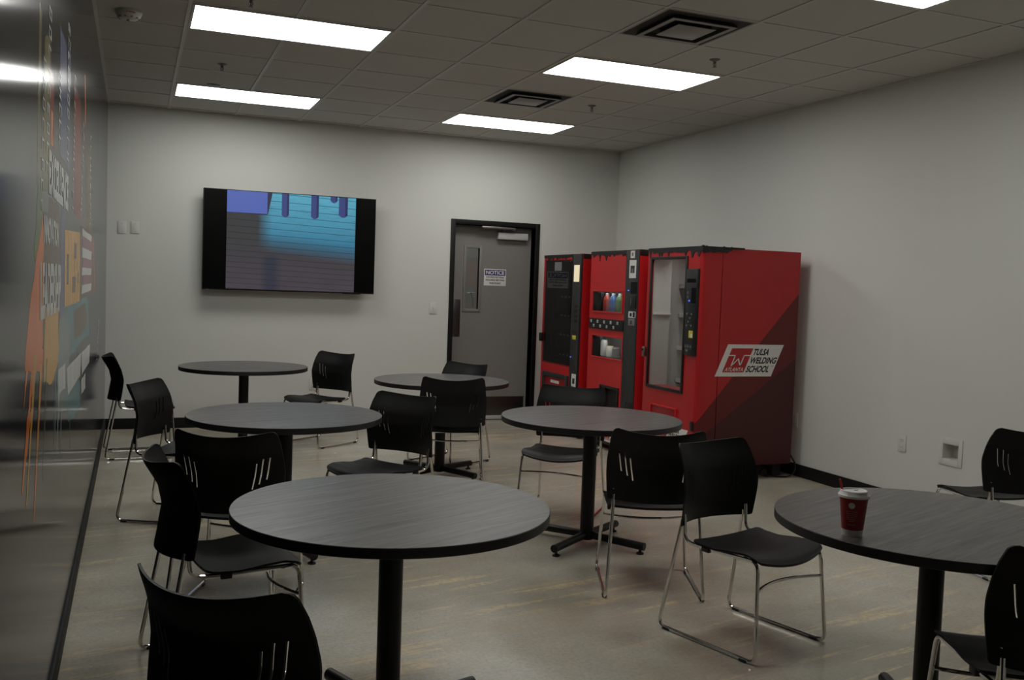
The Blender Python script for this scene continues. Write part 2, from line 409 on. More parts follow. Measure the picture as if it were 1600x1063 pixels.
for (u, v), lb in zip(VENTS, ('smaller looking square air vent in ceiling, nearer the door', 'larger looking square air vent in ceiling, nearer the camera')):
    t = thing('air_vent', lb, 'vent', ((u+.5)*T, -(v+.5)*T, H), 0, 'square ceiling air vents')
    mb = MB(); frustum(mb, .297, -.006, .284, -.006, M['grille']); frustum(mb, .284, -.006, .280, -.002, M['grille']); mb.build('outer_frame', t)
    mb = MB(); mb.box((-.284, -.284, -.0035), (.284, .284, -.0005), M['vent_black']); mb.build('throat', t)  # flat plate at ceiling level; shade of the open throat is in its colour
    mb = MB(); frustum(mb, .218, -.026, .185, -.026, M['grille'], .003); frustum(mb, .218, -.026, .212, -.012, M['vent_black'], .002); frustum(mb, .185, -.026, .178, -.008, M['vent_black'], .002); mb.build('middle_cone', t)
    mb = MB(); mb.box((-.128, -.128, -.030), (.128, .128, -.026), M['grille'], .002); mb.box((-.11, -.11, -.026), (.11, .11, -.006), M['vent_black']); mb.build('centre_plate', t)
for x, y, lb in ((.302, -1.489, 'small pendent fire sprinkler in ceiling between the two left light panels'), (.31, -3.30, 'small fire sprinkler above the larger left light panel at the top edge'),
                 (3.332, -1.543, 'small fire sprinkler in ceiling just beyond the middle light panel, toward the right wall'), (3.322, -3.403, 'small fire sprinkler in ceiling at near right corner of middle light panel')):
    t = thing('fire_sprinkler', lb, 'sprinkler', (x, y, H), 0, 'ceiling fire sprinklers')
    mb = MB(); mb.lathe([(.036, 0), (.036, -.003), (.02, -.010), (.012, -.014)], M['brass']); mb.build('escutcheon', t)
    mb = MB(); mb.lathe([(.010, -.012), (.010, -.026), (.004, -.030), (.004, -.048)], M['brass'], seg=12)
    for sx in (-1, 1): mb.tube([(sx*.009, 0, -.024), (sx*.013, 0, -.036), (0, 0, -.050)], .002, M['brass'], 6)
    mb.build('head', t)
    mb = MB(); mb.lathe([(0, -.050), (.015, -.051), (.015, -.053), (0, -.054)], M['brass'], seg=16); mb.build('deflector', t)
t = thing('smoke_detector', 'round white smoke detector on ceiling near the mural wall', 'smoke detector', (-.333, -2.655, H))
mb = MB(); mb.lathe([(.076, 0), (.078, -.012), (.074, -.020)], M['smoke']); mb.build('base', t)
mb = MB(); mb.lathe([(.074, -.018), (.068, -.034), (.048, -.048), (.020, -.050), (0, -.050)], M['smoke'])
for k in range(10):
    a = 2*PI*k/10; mb.box((.052, -.006, -.046), (.062, .006, -.036), M['grey'], mat=Matrix.Rotation(a, 4, 'Z'))
mb.build('cover', t)
mb = MB(); mb.lathe([(.012, -.050), (.012, -.058), (0, -.060)], M['grey'], seg=12); mb.build('sensor', t)
mb = MB()
mb.text('FIRE', lambda u, v, w: (.0745*math.sin((u-.012)/.075), -.0745*math.cos((u-.012)/.075)-w, -.030+v+.006), .052, .013, M['ink_red'], bold=.02); mb.build('lettering', t)
mb = MB(); mb.lathe([(.055, 0), (.055, -.008), (.02, -.016), (0, -.016)], M['brass'])
tag(mb.build('ceiling_sensor', loc=(.302, -.655, H)), 'small flat dark disc on ceiling at front edge of light panel above TV', 'sensor')

# ------------------------------------------------------------------ back wall fittings
def plate(name, label, cat, x0, x1, z0, z1, kind):
    t = thing(name, label, cat, ((x0+x1)/2, YB, (z0+z1)/2)); w, h = x1-x0, z1-z0
    mb = MB(); mb.box((-w/2, -.007, -h/2), (w/2, 0, h/2), M['white_plastic'], .002); mb.build('plate', t)
    mb = MB()
    if kind == 'blank':
        for z in (-h*.3, h*.3): mb = MB(); mb.lathe([(.0035, 0), (.0025, .0015)], M['alu'], seg=8, mat=Matrix.Translation((0, -.007, z)) @ Matrix.Rotation(PI/2, 4, 'X')); mb.build('screw', t)
    elif kind == 'toggle':
        mb.box((-.006, -.018, -.012), (.006, -.006, .012), M['white_plastic'], .002); mb.build('toggle', t)
    else:
        for z in (-.026, .026):
            mb = MB(); mb.box((-.017, -.0095, z-.015), (.017, -.006, z+.015), M['white_plastic'], .003)
            for sx in (-.007, .007): mb.box((sx-.0012, -.0099, z-.005), (sx+.0012, -.009, z+.005), M['ink_black'])
            mb.build('socket', t)
    return t
plate('wall_plate', 'blank white wall plate left of the TV, the one nearest the mural', 'wall plate', -.434, -.360, 1.85, 1.965, 'blank')
plate('wall_plate', 'blank white wall plate left of the TV, the one nearest the TV', 'wall plate', -.322, -.246, 1.855, 1.968, 'blank')
plate('light_switch', 'white toggle light switch between TV and grey door', 'switch', 2.622, 2.706, 1.164, 1.287, 'toggle')
plate('wall_outlet', 'white wall outlet low on back wall beside chair by rear table', 'outlet', 1.379, 1.457, .362, .486, 'socket')

# ------------------------------------------------------------------ television
tvt = thing('television', 'large wall-mounted flat television with black side bars and bluish picture', 'television', (1.152, YB, 1.835))
tl = Matrix.Rotation(math.radians(0), 4, 'X')
mb = MB(); mb.box((-.836, -.135, -.482), (.836, -.095, .484), M['black_vinyl'], .004); mb.build('case', tvt)
mb = MB(); mb.box((-.829, -.1365, -.470), (.829, -.1345, .478), M['glass_dark']); scr = mb.build('screen', tvt)
mb = MB(); mb.box((0, 0, 0), (1.247, .0006, .944), M['tv']); pic = mb.build('picture', scr, loc=(-.619, -.1374, -.468))
mb = MB()
pf = lambda d: (lambda u, v, w: (-.619+u, -.1374-d-w, -.468+v))
mb.prism([(0, .735), (.378, .735), (.378, .944), (0, .944)], pf(.0002), .0004, MT['box'])
mb.prism([(.378, .735), (.385, .735), (.425, .944), (.378, .944)], pf(.0002), .0003, MT['line'])
mb.prism([(0, .729), (.38, .729), (.38, .736), (0, .736)], pf(.0003), .0004, MT['line'])
def pillar(x0, x1, zb):
    n = 8; arc = [(x0+(x1-x0)*(k/n), zb-.022*math.sin(PI*k/n)) for k in range(n+1)]
    mb.prism(arc+[(x1, .944), (x0, .944)], pf(.0002), .0004, MT['pil'])
    xm = x0+(x1-x0)*.7; mb.prism([(xm, zb-.012), (x1, zb), (x1, .944), (xm, .944)], pf(.0004), .0004, MT['pild'])
mb.build('picture_box', scr)
for p_ in ((.515, .585, .735), (.80, .875, .735), (.99, 1.06, .905), (1.075, 1.165, .765)):
    mb = MB(); pillar(*p_); mb.build('picture_pillar', scr)
mb = MB(); mb.box((-.30, -.095, -.22), (.30, -.06, .22), M['black_metal'], .003); mb.box((-.20, -.06, -.15), (.20, 0, .15), M['black_metal'], .003); mb.build('wall_bracket', tvt)
mb = MB(); mb.box((-.80, -.138, -.480), (-.775, -.135, -.476), M['grey']); mb.build('badge', tvt)
mb = MB(); mb.box((.52, -.120, -.488), (.70, -.098, -.481), M['black_vinyl']); mb.build('sensor_strip', tvt)

# ------------------------------------------------------------------ right wall fittings
def rplate(name, label, y, z, w, h):
    t = thing(name, label, 'outlet', (XR, y, z))
    mb = MB(); mb.box((-.007, -w/2, -h/2), (0, w/2, h/2), M['white_plastic'], .002); mb.build('plate', t)
    for dz_ in (-.026, .026):
        mb = MB(); mb.box((-.0095, -.017, dz_-.015), (-.006, .017, dz_+.015), M['white_plastic'], .003)
        for sy in (-.007, .007): mb.box((-.0099, sy-.0012, dz_-.005), (-.009, sy+.0012, dz_+.005), M['ink_black'])
        mb.build('socket', t)
rplate('wall_outlet', 'white wall outlet on right wall between vending machines and recessed box', -3.735, .46, .075, .118)
rplate('wall_outlet', 'wall outlet on right wall seen edge-on behind the nearest vending machine', -2.552, .46, .075, .118)
t = thing('recessed_box', 'white recessed wall box with a shaded hollow on right wall', 'wall box', (XR, (BY0+BY1)/2, (BZ0+BZ1)/2))
hy, hz = (BY1-BY0)/2, (BZ1-BZ0)/2
mb = MB()
for a, b in (((-.008, -.096, -.092), (0, -hy+.004, .092)), ((-.008, hy-.004, -.092), (0, .096, .092)), ((-.008, -hy+.004, -.092), (0, hy-.004, -hz+.004)), ((-.008, -hy+.004, hz-.004), (0, hy-.004, .092))):
    mb.box(a, b, M['white_plastic'], .002)
mb.build('trim_frame', t)
mb = MB()
for a, b in (((0, -hy, -hz), (.09, -hy+.004, hz)), ((0, hy-.004, -hz), (.09, hy, hz)), ((0, -hy, -hz), (.09, hy, -hz+.004)), ((0, -hy, hz-.004), (.09, hy, hz)), ((.086, -hy, -hz), (.09, hy, hz))):
    mb.box(a, b, M['white_plastic'])
mb.build('liner', t)
mb = MB(); mb.box((.05, -hy+.006, .016), (.086, -hy+.044, hz-.006), M['vent_black'], .002); mb.tube([(.07, -hy+.03, .02), (.066, -hy+.028, -.02), (.07, -hy+.03, -.05)], .010, M['white_plastic'], 8); mb.build('fitting', t)

# ------------------------------------------------------------------ mural on the left wall
XM = XL+.004
mu = thing('wall_mural', 'glossy black wall mural with orange paint drips and white words on left wall', 'mural', (XL, -4.5, 0))
mb = MB(); mb.box((0, YR+4.5, .102), (.004, YB+4.5-.002, H), M['mural']); mb.build('panel', mu)
lay = [0]
def mf(d): return lambda u, v, w: (.004+d+w, u+4.5, v)
def stroke(mb, poly, m, lv):
    lay[0] += 1; mb.prism(poly, mf(.00009*lv+.0000008*lay[0]), .00003, MI[m])
def ragged(poly, n=5, amp=.02):
    out = []
    for i, p in enumerate(poly):
        q = poly[(i+1) % len(poly)]
        for k in range(n):
            t = k/n; out.append((p[0]+(q[0]-p[0])*t+random.uniform(-amp, amp)*(k > 0), p[1]+(q[1]-p[1])*t+random.uniform(-amp, amp)*.35*(k > 0)))
    return out
mb = MB()
stroke(mb, ragged([(-5.845, 1.643), (-5.902, 1.574), (-6.044, 1.482), (-6.186, 1.374), (-6.295, 1.221), (-5.845, 1.179), (-5.78, 1.251), (-5.36, 1.325), (-5.1, 1.5), (-5.3, 1.66)], 3, .015), 'brown', 1)
stroke(mb, ragged([(-5.845, 1.643), (-5.902, 1.574), (-6.044, 1.482), (-6.186, 1.374), (-6.295, 1.221), (-6.02, 1.19), (-5.845, 1.179), (-5.80, 1.251), (-5.80, 1.325), (-5.83, 1.476), (-5.77, 1.571)], 3, .015), 'orange', 2)
stroke(mb, ragged([(-5.973, 1.714), (-5.852, 1.725), (-5.883, 1.622), (-5.954, 1.547), (-6.052, 1.49), (-6.079, 1.53), (-6.02, 1.62)], 3, .012), 'green', 3)
stroke(mb, ragged([(-5.80, 2.15), (-5.60, 2.2), (-5.60, 1.72), (-5.86, 1.70)], 4, .015), 'olive', 1)
stroke(mb, ragged([(-5.62, 1.70), (-5.2, 1.70), (-5.05, 1.34), (-5.70, 1.34)], 4, .02), 'brown', 1)
stroke(mb, ragged([(-5.10, 1.70), (-4.90, 1.70), (-4.88, 1.20), (-5.12, 1.22)], 4, .015), 'blue', 2)
stroke(mb, ragged([(-3.85, 1.70), (-2.3, 1.72), (-2.05, 1.34), (-3.80, 1.33)], 4, .02), 'brown', 1)
stroke(mb, ragged([(-5.72, 1.36), (-5.195, 1.345), (-5.172, 1.149), (-5.474, 1.101), (-5.76, 1.136)], 4, .02), 'gold', 3)
stroke(mb, ragged([(-5.159, 1.297), (-4.898, 1.31), (-4.5, 1.22), (-4.616, .91), (-4.696, .913), (-5.243, .986)], 4, .02), 'grey', 3)
stroke(mb, ragged([(-4.85, 1.33), (-3.0, 1.33), (-2.6, 1.1), (-3.6, 1.12), (-4.7, 1.10)], 4, .03), 'teal', 2)
stroke(mb, ragged([(-4.3, 1.30), (-3.3, 1.31), (-2.95, 1.2), (-3.6, 1.15), (-4.25, 1.16)], 4, .03), 'brown', 3)
stroke(mb, ragged([(-4.64, 1.077), (-3.716, .924), (-3.69, .788), (-4.616, .85)], 4, .02), 'teal', 3)
def drip(y0, z0, y1, z1, w, m, lv=4):
    n = 9; L, R = [], []
    for k in range(n+1):
        t = k/n; y, z = y0+(y1-y0)*t, z0+(z1-z0)*t; ww = w*(1-.75*t)*(1 + random.uniform(-.12, .12))
        L.append((y-ww/2, z)); R.append((y+ww/2, z))
    stroke(mb, L+[((L[-1][0]+R[-1][0])/2, z1-.012)]+R[::-1], m, lv)
drip(-6.20, 1.26, -6.306, 1.139, .07, 'orange'); drip(-6.03, 1.26, -6.203, 1.082, .15, 'orange'); drip(-6.17, 1.10, -6.33, .928, .11, 'orange', 5)
drip(-6.02, 1.24, -6.229, .873, .08, 'gold', 5); drip(-5.82, 1.24, -6.037, .787, .09, 'orange', 5); drip(-5.86, 1.2, -5.98, .90, .05, 'gold', 6)
drip(-5.659, 1.2, -5.777, .847, .035, 'olive'); drip(-5.244, 1.05, -5.35, .876, .05, 'grey'); drip(-5.12, 1.05, -5.2, .84, .04, 'white'); drip(-5.001, 1.05, -5.046, .775, .05, 'grey'); drip(-4.497, .941, -4.462, .704, .04, 'teal')
for k in range(14):
    y = random.uniform(-5.65, -3.8); drip(y, random.uniform(.98, 1.12), y-.07, random.uniform(.78, .98), random.uniform(.02, .05), random.choice(['grey', 'teal', 'olive', 'grey']), 4)
# upright colour bars
for y0, z0, y1, z1, w, m in ((-5.95, 2.2, -5.98, 1.70, .07, 'olive'), (-5.55, 2.1, -5.50, 1.87, .13, 'red'), (-5.544, 1.98, -5.528, 1.869, .07, 'orange'), (-5.05, 2.32, -5.0, 1.88, .34, 'blue'), (-4.72, 2.35, -4.72, 1.86, .16, 'blue'),
                             (-4.12, 2.28, -4.05, 1.72, .55, 'red'), (-3.489, 2.48, -3.15, 1.70, .10, 'orange'), (-3.30, 2.25, -3.0, 1.70, .35, 'brown'), (-2.90, 2.15, -2.6, 1.7, .25, 'olive'), (-5.02, 1.72, -5.0, 1.36, .16, 'blue'), (-2.257, 1.698, -2.029, 1.35, .10, 'orange')):
    stroke(mb, ragged([(y0-w/2, z0), (y0+w/2, z0), (y1+w/2, z1), (y1-w/2, z1)], 4, .012), m, 2)
mb.build('paint_strokes', mu)
def word(body, y0, y1, z0, z1, m, lv=7, bold=.05):
    mb = MB(); mb.text(body, (lambda u, v, w: mf(.00012*lv)(y0+u, z0+v, w*.06)), y1-y0, z1-z0, MI[m], bold=bold); mb.build('word', mu)
word('EXCELLENCE', -5.64, -4.74, 1.708, 1.848, 'white'); word('INNOVATION', -5.80, -5.22, 1.552, 1.638, 'white'); word('LEADERSHIP', -5.90, -5.10, 1.326, 1.497, 'white')
# large gold letter block and pale bands, letters too raked to read
mb = MB()
stroke(mb, [(-4.894, 1.632), (-3.848, 1.662), (-3.785, 1.328), (-4.88, 1.334)], 'gold', 4)
for y0, y1, z0, z1 in ((-4.78, -4.66, 1.42, 1.54), (-4.30, -4.12, 1.53, 1.60), (-4.42, -4.16, 1.38, 1.45), (-4.02, -3.92, 1.42, 1.47)): stroke(mb, [(y0, z0), (y1, z0), (y1, z1), (y0, z1)], 'brown', 5)
mb.build('gold_block', mu); mb = MB()
stroke(mb, [(-3.60, 1.69), (-2.5, 1.69), (-2.4, 1.36), (-3.5, 1.36)], 'mauve', 4)
for z0, z1 in ((1.655, 1.695), (1.545, 1.60), (1.455, 1.495), (1.36, 1.405)): stroke(mb, ragged([(-3.62, z0), (-2.55, z0+.004), (-2.50, z1), (-3.62, z1)], 4, .008), 'white', 5)
mb.build('banded_block', mu); mb = MB()
for p in ([(-5.16, 1.119), (-4.828, 1.113), (-4.789, 1.009), (-5.17, 1.029)], [(-4.719, 1.082), (-3.615, 1.063), (-3.678, .949), (-4.624, .962)], [(-3.571, 1.059), (-2.623, 1.036), (-2.658, .93), (-3.547, .94)], [(-3.587, .917), (-3.154, .912), (-3.135, .824), (-3.572, .839)]):
    stroke(mb, ragged(p, 4, .012), 'white', 5)
mb.build('slanted_block', mu)
def glyphs(y0, z0, y1, z1, w):                          # a column of small letter-like marks turned on their side
    mb = MB(); L = math.hypot(y1-y0, z1-z0); n = max(4, int(L/.055))
    for k in range(n):
        t = (k+.5)/n; y, z = y0+(y1-y0)*t, z0+(z1-z0)*t; h = .019
        kind = random.choice('HELOIC')
        bars = {'H': [(-1, 1, .5, .9), (-1, 1, -.9, -.5), (-.2, .2, -.5, .5)], 'E': [(-1, 1, .55, .9), (.6, 1, -.8, .9), (-1, -.6, -.8, .9), (-.2, .2, -.6, .9)], 'L': [(-1, 1, .5, .9), (-1, -.6, -.8, .9)],
                'O': [(-1, 1, .55, .9), (-1, 1, -.9, -.55), (.65, 1, -.9, .9), (-1, -.65, -.9, .9)], 'I': [(-1, 1, -.2, .2)], 'C': [(-1, 1, .55, .9), (.65, 1, -.9, .9), (-1, -.65, -.9, .9)]}[kind]
        for a, b, c, d in bars: stroke(mb, [(y+a*w/2, z+c*h), (y+b*w/2, z+c*h), (y+b*w/2, z+d*h), (y+a*w/2, z+d*h)], 'white', 7)
    mb.build('letter_column', mu)
for c in ((-5.615, 2.289, -5.706, 1.753, .09), (-5.807, 2.098, -5.883, 1.628, .07), (-5.198, 2.174, -5.201, 1.899, .11), (-4.749, 2.445, -4.795, 1.894, .12), (-4.326, 2.327, -4.442, 1.716, .10), (-3.57, 2.237, -3.781, 1.739, .11), (-2.754, 2.284, -2.787, 1.72, .12), (-1.12, 1.117, -1.47, .827, .2)):
    glyphs(*c)

# ------------------------------------------------------------------ vending machines
HM = 1.835
BF = lambda x, y0, z0: (lambda u, v, w: (x-w, y0-u, z0+v))          # text on a face that looks towards -X
def drips(mb, y0, y1, x, z0, depth, m, seed, top=.012):
    """ragged black band along the top of a front (faces -X), from y0 down to y1"""
    rnd = random.Random(seed); n = int((y0-y1)/.018); low = []
    for k in range(n+1):
        d = depth*(.45+.55*rnd.random()) + (depth*1.0 if rnd.random() < .12 else 0)
        low.append((y0+(y1-y0)*k/n, z0-d))
    mb.prism([(y0, z0)]+low+[(y1, z0)], lambda u, v, w: (x-w, u, v), .004, m)
def logo(mb, fn, w, h, sh):
    """parallelogram sign; fn(u, v, depth), lower left at (0, 0); sh = horizontal shift of the top edge"""
    k = sh/h
    f = lambda d: (lambda u, v, q: fn(u+k*v, v, d+q))
    mb.prism([(0, 0), (w, 0), (w, h), (0, h)], f(0), .0006, M['logo_white'])
    a, b, lo, hi = .098*w, .475*w, .13*h, .88*h
    mb.prism([(a, lo), (b, lo), (b, hi), (a, hi)], f(.0006), .0004, M['ink_red'])
    # white line that draws the T over the W
    A = lambda x, y: (a+(b-a)*x, lo+(hi-lo)*y)
    pts = [(0, .70), (.29, .70), (.29, .26), (.50, .56), (.71, .26), (.71, .70), (1, .70)]
    for (p, q) in zip(pts, pts[1:]):
        P, Q = Vector(A(*p)), Vector(A(*q)); d = (Q-P).normalized(); nn = Vector((-d.y, d.x))*h*.018
        mb.prism([tuple(P-nn-d*h*.012), tuple(Q-nn+d*h*.012), tuple(Q+nn+d*h*.012), tuple(P+nn-d*h*.012)], f(.001), .0003, M['logo_white'])
    kw = dict(th=.0003)
    mb.text('ATLANTA', f(.001) if False else (lambda u, v, q: fn(a+.03*w+u+k*(lo+.03*h+v), lo+.03*h+v, .001+q)), (b-a)*.86, h*.115, M['logo_white'], bold=.015, **kw)
    for body, x, y, ww in (('TULSA', .505, .665, .285), ('WELDING', .505, .40, .475), ('SCHOOL', .505, .13, .41)):
        mb.text(body, (lambda u, v, q, x=x, y=y: fn(x*w+u+k*(y*h+v), y*h+v, .0006+q)), ww*w, h*.205, M['ink_black'], bold=.035, **kw)
    mb.text('TM', (lambda u, v, q: fn(.925*w+u+k*(.30*h+v), .30*h+v, .0006+q)), .04*w, h*.035, M['ink_black'], **kw)

def hollow(mb, x0, x1, y0, y1, z0, z1, m, inner, th=.03):
    """cabinet carcass open towards -X: red outside, lined inside"""
    for a, b in (((x0, y0, z0), (x1, y0+th*.5, z1)), ((x0, y1-th*.5, z0), (x1, y1, z1)), ((x0, y0+th*.5, z1-th*.5), (x1, y1-th*.5, z1)), ((x0, y0+th*.5, z0), (x1, y1-th*.5, z0+th*.5)), ((x1-th*.5, y0+th*.5, z0+th*.5), (x1, y1-th*.5, z1-th*.5))):
        mb.box(a, b, m)
    e = th*.5+.002
    for a, b in (((x0+.01, y0+th*.5, z0+e), (x1-e, y0+th, z1-e)), ((x0+.01, y1-th, z0+e), (x1-e, y1-th*.5, z1-e)), ((x0+.01, y0+th, z1-th), (x1-e, y1-th, z1-e)), ((x0+.01, y0+th, z0+e), (x1-e, y1-th, z0+th)), ((x1-th, y0+th, z0+th), (x1-e, y1-th, z1-th))):
        mb.box(a, b, inner)
def slab(mb, x0, x1, y0, y1, z0, z1, holes, m, bev=0):
    """front slab facing -X with rectangular holes [(ya, yb, za, zb)], built as boxes"""
    ys = sorted({y0, y1, *[h[0] for h in holes], *[h[1] for h in holes]}); zs = sorted({z0, z1, *[h[2] for h in holes], *[h[3] for h in holes]})
    tb = bmesh.new(); C = {}
    solid = lambda i, j: 0 <= i < len(ys)-1 and 0 <= j < len(zs)-1 and not any(h[0] <= (ys[i]+ys[i+1])/2 <= h[1] and h[2] <= (zs[j]+zs[j+1])/2 <= h[3] for h in holes)
    def V(x, y, z): return C.setdefault((x, y, z), None) or C.__setitem__((x, y, z), tb.verts.new((x, y, z))) or C[(x, y, z)]
    for i in range(len(ys)-1):
        for j in range(len(zs)-1):
            if not solid(i, j): continue
            a, b, c, d = ys[i], ys[i+1], zs[j], zs[j+1]
            tb.faces.new((V(x0, a, c), V(x0, b, c), V(x0, b, d), V(x0, a, d))); tb.faces.new((V(x1, a, c), V(x1, a, d), V(x1, b, d), V(x1, b, c)))
            if not solid(i-1, j): tb.faces.new((V(x0, a, c), V(x0, a, d), V(x1, a, d), V(x1, a, c)))
            if not solid(i+1, j): tb.faces.new((V(x0, b, c), V(x1, b, c), V(x1, b, d), V(x0, b, d)))
            if not solid(i, j-1): tb.faces.new((V(x0, a, c), V(x1, a, c), V(x1, b, c), V(x0, b, c)))
            if not solid(i, j+1): tb.faces.new((V(x0, a, d), V(x0, b, d), V(x1, b, d), V(x1, a, d)))
    bmesh.ops.recalc_face_normals(tb, faces=tb.faces)
    if bev:
        ed = [e for e in tb.edges if all(abs(v.co.y-y0) < 1e-6 and abs(v.co.x-x0) < 1e-6 for v in e.verts)]
        bmesh.ops.bevel(tb, geom=ed, offset=bev, segments=5, affect='EDGES', profile=.5)
    mb.merge(tb, m)
def legs(t, x0, x1, y0, y1, z):
    for x in (x0, x1):
        for y in (y0, y1):
            mb = MB(); mb.box((x-.04, y-.035, .012), (x+.04, y+.035, z), M['black_metal'], .004); mb.lathe([(.03, 0), (.03, .012)], M['black_metal'], (x, y, 0), 16); mb.build('leg', t)
def screen_frame(mb, x, y0, y1, z0, z1, w, m, d=.012):
    for a, b in (((x-d, y0, z0), (x+.002, y0+w, z1)), ((x-d, y1-w, z0), (x+.002, y1, z1)), ((x-d, y0+w, z0), (x+.002, y1-w, z0+w)), ((x-d, y0+w, z1-w), (x+.002, y1-w, z1))): mb.box(a, b, m, .002)

# --- nearest machine: tall glass front, branded side. local origin = its near front bottom corner
o1 = Vector((3.780, -2.660, 0))
v1 = thing('vending_machine', 'nearest red vending machine with tall empty glass front and branded side', 'vending machine', o1, 0, 'red vending machines')
W1, D1, Z0 = .825, .930, .118
mb = MB(); hollow(mb, .192, D1, 0, W1, Z0, HM, M['red_side'], M['inside']); mb.box((.192, .001, HM-.0005), (D1, W1-.001, HM+.0015), M['black_vinyl']); mb.build('cabinet', v1)  # unseen black top sheet added to keep red bounce off the ceiling
# window hole 1: world y -2.44..-1.905, z .69..1.755
wy0, wy1, wz0, wz1 = .212, .752, .690, 1.755
mb = MB(); slab(mb, 0, .186, 0, W1, Z0-.02, HM, [(wy0, wy1, wz0, wz1)], M['red_side'], .035); d1 = mb.build('door', v1)
mb = MB(); screen_frame(mb, 0, wy0-.016, wy1+.016, wz0-.016, wz1+.016, .022, M['black_vinyl']); mb.build('window_frame', d1)
mb = MB(); mb.box((.006, wy0, wz0), (.012, wy1, wz1), M['glass']); mb.build('glass_pane', d1)
mb = MB(); mb.box((-.030, .792, .925), (0, .824, 1.010), M['steel'], .008); mb.lathe([(.010, 0), (.010, .008)], M['black_metal'], seg=12, mat=Matrix.Translation((-.030, .808, .985)) @ Matrix.Rotation(-PI/2, 4, 'Y')); mb.build('lock_handle', d1)
mb = MB(); mb.box((.014, wy1-.012, 1.30), (.184, wy1-.001, wz1-.001), M['white_paper']); mb.box((.014, wy1-.030, 1.285), (.184, wy1-.001, 1.30), M['white_paper'], .002); mb.box((.014, wy1-.006, wz0+.001), (.184, wy1-.001, 1.285), M['inside']); mb.build('inner_liner', d1)
cp = MB(); cp.box((-.022, .022, .990), (.004, .180, 1.668), M['black_vinyl'], .005); cp = cp.build('control_panel', d1)
mb = MB(); mb.box((-.024, .035, 1.40), (-.021, .095, 1.52), M['glass_dark']); mb.box((-.0235, .04, 1.56), (-.0215, .165, 1.59), M['glass_dark']); mb.build('display', cp)
mb = MB()
for r in range(4):
    for c in range(4): mb.box((-.0255, .075+c*.022, 1.215+r*.030), (-.021, .088+c*.022, 1.230+r*.030), M['charcoal'] if (r+c) % 3 else M['grey'], .001)
mb.build('key', cp)
mb = MB(); mb.box((-.0245, .052, 1.128), (-.021, .108, 1.185), M['yellow']); mb.box((-.0248, .056, 1.132), (-.0242, .082, 1.160), M['white_paper']); mb.build('sticker', cp)
mb = MB(); mb.box((-.0235, .120, 1.412), (-.021, .132, 1.424), M['led_blue'], .002); mb.box((-.0235, .14, 1.47), (-.021, .155, 1.49), M['grey'], .001); mb.box((-.0235, .14, 1.44), (-.021, .155, 1.455), M['grey'], .001); mb.build('indicator', cp)
mb = MB(); mb.box((-.026, .05, 1.03), (-.021, .155, 1.075), M['charcoal'], .002)
for y in (.065, .10, .135): mb.box((-.028, y, 1.052), (-.0255, y+.014, 1.066), M['grey'])
mb.box((-.028, .11, 1.02), (-.0215, .14, 1.035), M['grey']); mb.build('coin_slot', cp)
mb = MB(); screen_frame(mb, 0, .262, .672, .36, .545, .012, M['red'], .016); mb.box((-.006, .274, .372), (.001, .660, .533), M['red_dark'], .002); mb.build('delivery_flap', d1)
mb = MB(); mb.box((-.012, .020, .400), (.002, .058, .475), M['black_vinyl'], .003); mb.build('latch', d1)
mb = MB(); mb.box((-.003, .40, .655), (.001, .46, .659), M['red_dark']); mb.build('scratch_plate', d1)
mb = MB(); logo(mb, lambda u, v, w: (-.0004-w, .68-u, .255+v), .50, .14, .09); mb.build('front_logo', d1)
mb = MB(); logo(mb, lambda u, v, w: (.161+u, -.0004-w, .833+v), .532, .254, .112); mb.build('side_logo', v1)
mb = MB(); drips(mb, W1, .0, 0, HM+.006, .045, M['black_vinyl'], 3)
# splatter over the near side and top edge
rnd = random.Random(5); n = 24; low = []
for k in range(n+1):
    x = -.004+.285*k/n; low.append((x, HM-.028-.014*rnd.random() if k < 20 else HM-.030+.03*(k-20)/5))
mb.prism([(-.004, HM+.010)]+low+[(.385, HM-.004), (.385, HM+.010)], lambda u, v, w: (u, -w, v), .004, M['black_vinyl'])
mb.box((-.004, -.004, HM), (.06, W1, HM+.010), M['black_vinyl'], .003); mb.box((.06, -.004, HM), (.385, .05, HM+.010), M['black_vinyl'], .003)
for x, r in ((.0, .014), (.03, .010), (.19, .011), (.26, .009)): mb.lathe([(r, 0), (r*.8, r*.6), (0, r*.8)], M['black_vinyl'], (x+.012, .012, HM+.008), 10)
mb.build('black_splatter', v1)
mb = MB()
for z in (.72, 1.0, 1.28, 1.53):
    mb.box((.30, .035, z), (.86, W1-.035, z+.012), M['inside'])
    mb.box((.295, .035, z-.012), (.30, W1-.035, z+.022), M['white_plastic'])
mb.build('shelf', v1)
def inner_fill(t, loc, e, sx, sy, rot=(0, 0, 0)):  # unseen area light added to brighten the inside of a machine
    l = bpy.data.lights.new('interior_fill', 'AREA'); l.energy = e; l.shape = 'RECTANGLE'; l.size = sx; l.size_y = sy
    o = bpy.data.objects.new('interior_fill', l); COL.objects.link(o); o.parent = t; o.location = loc; o.rotation_euler = rot
inner_fill(v1, (.19, .30, HM-.05), 1.6, .10, .45)  # added fill light behind the tall glass
legs(v1, .07, .83, .08, W1-.08, Z0)
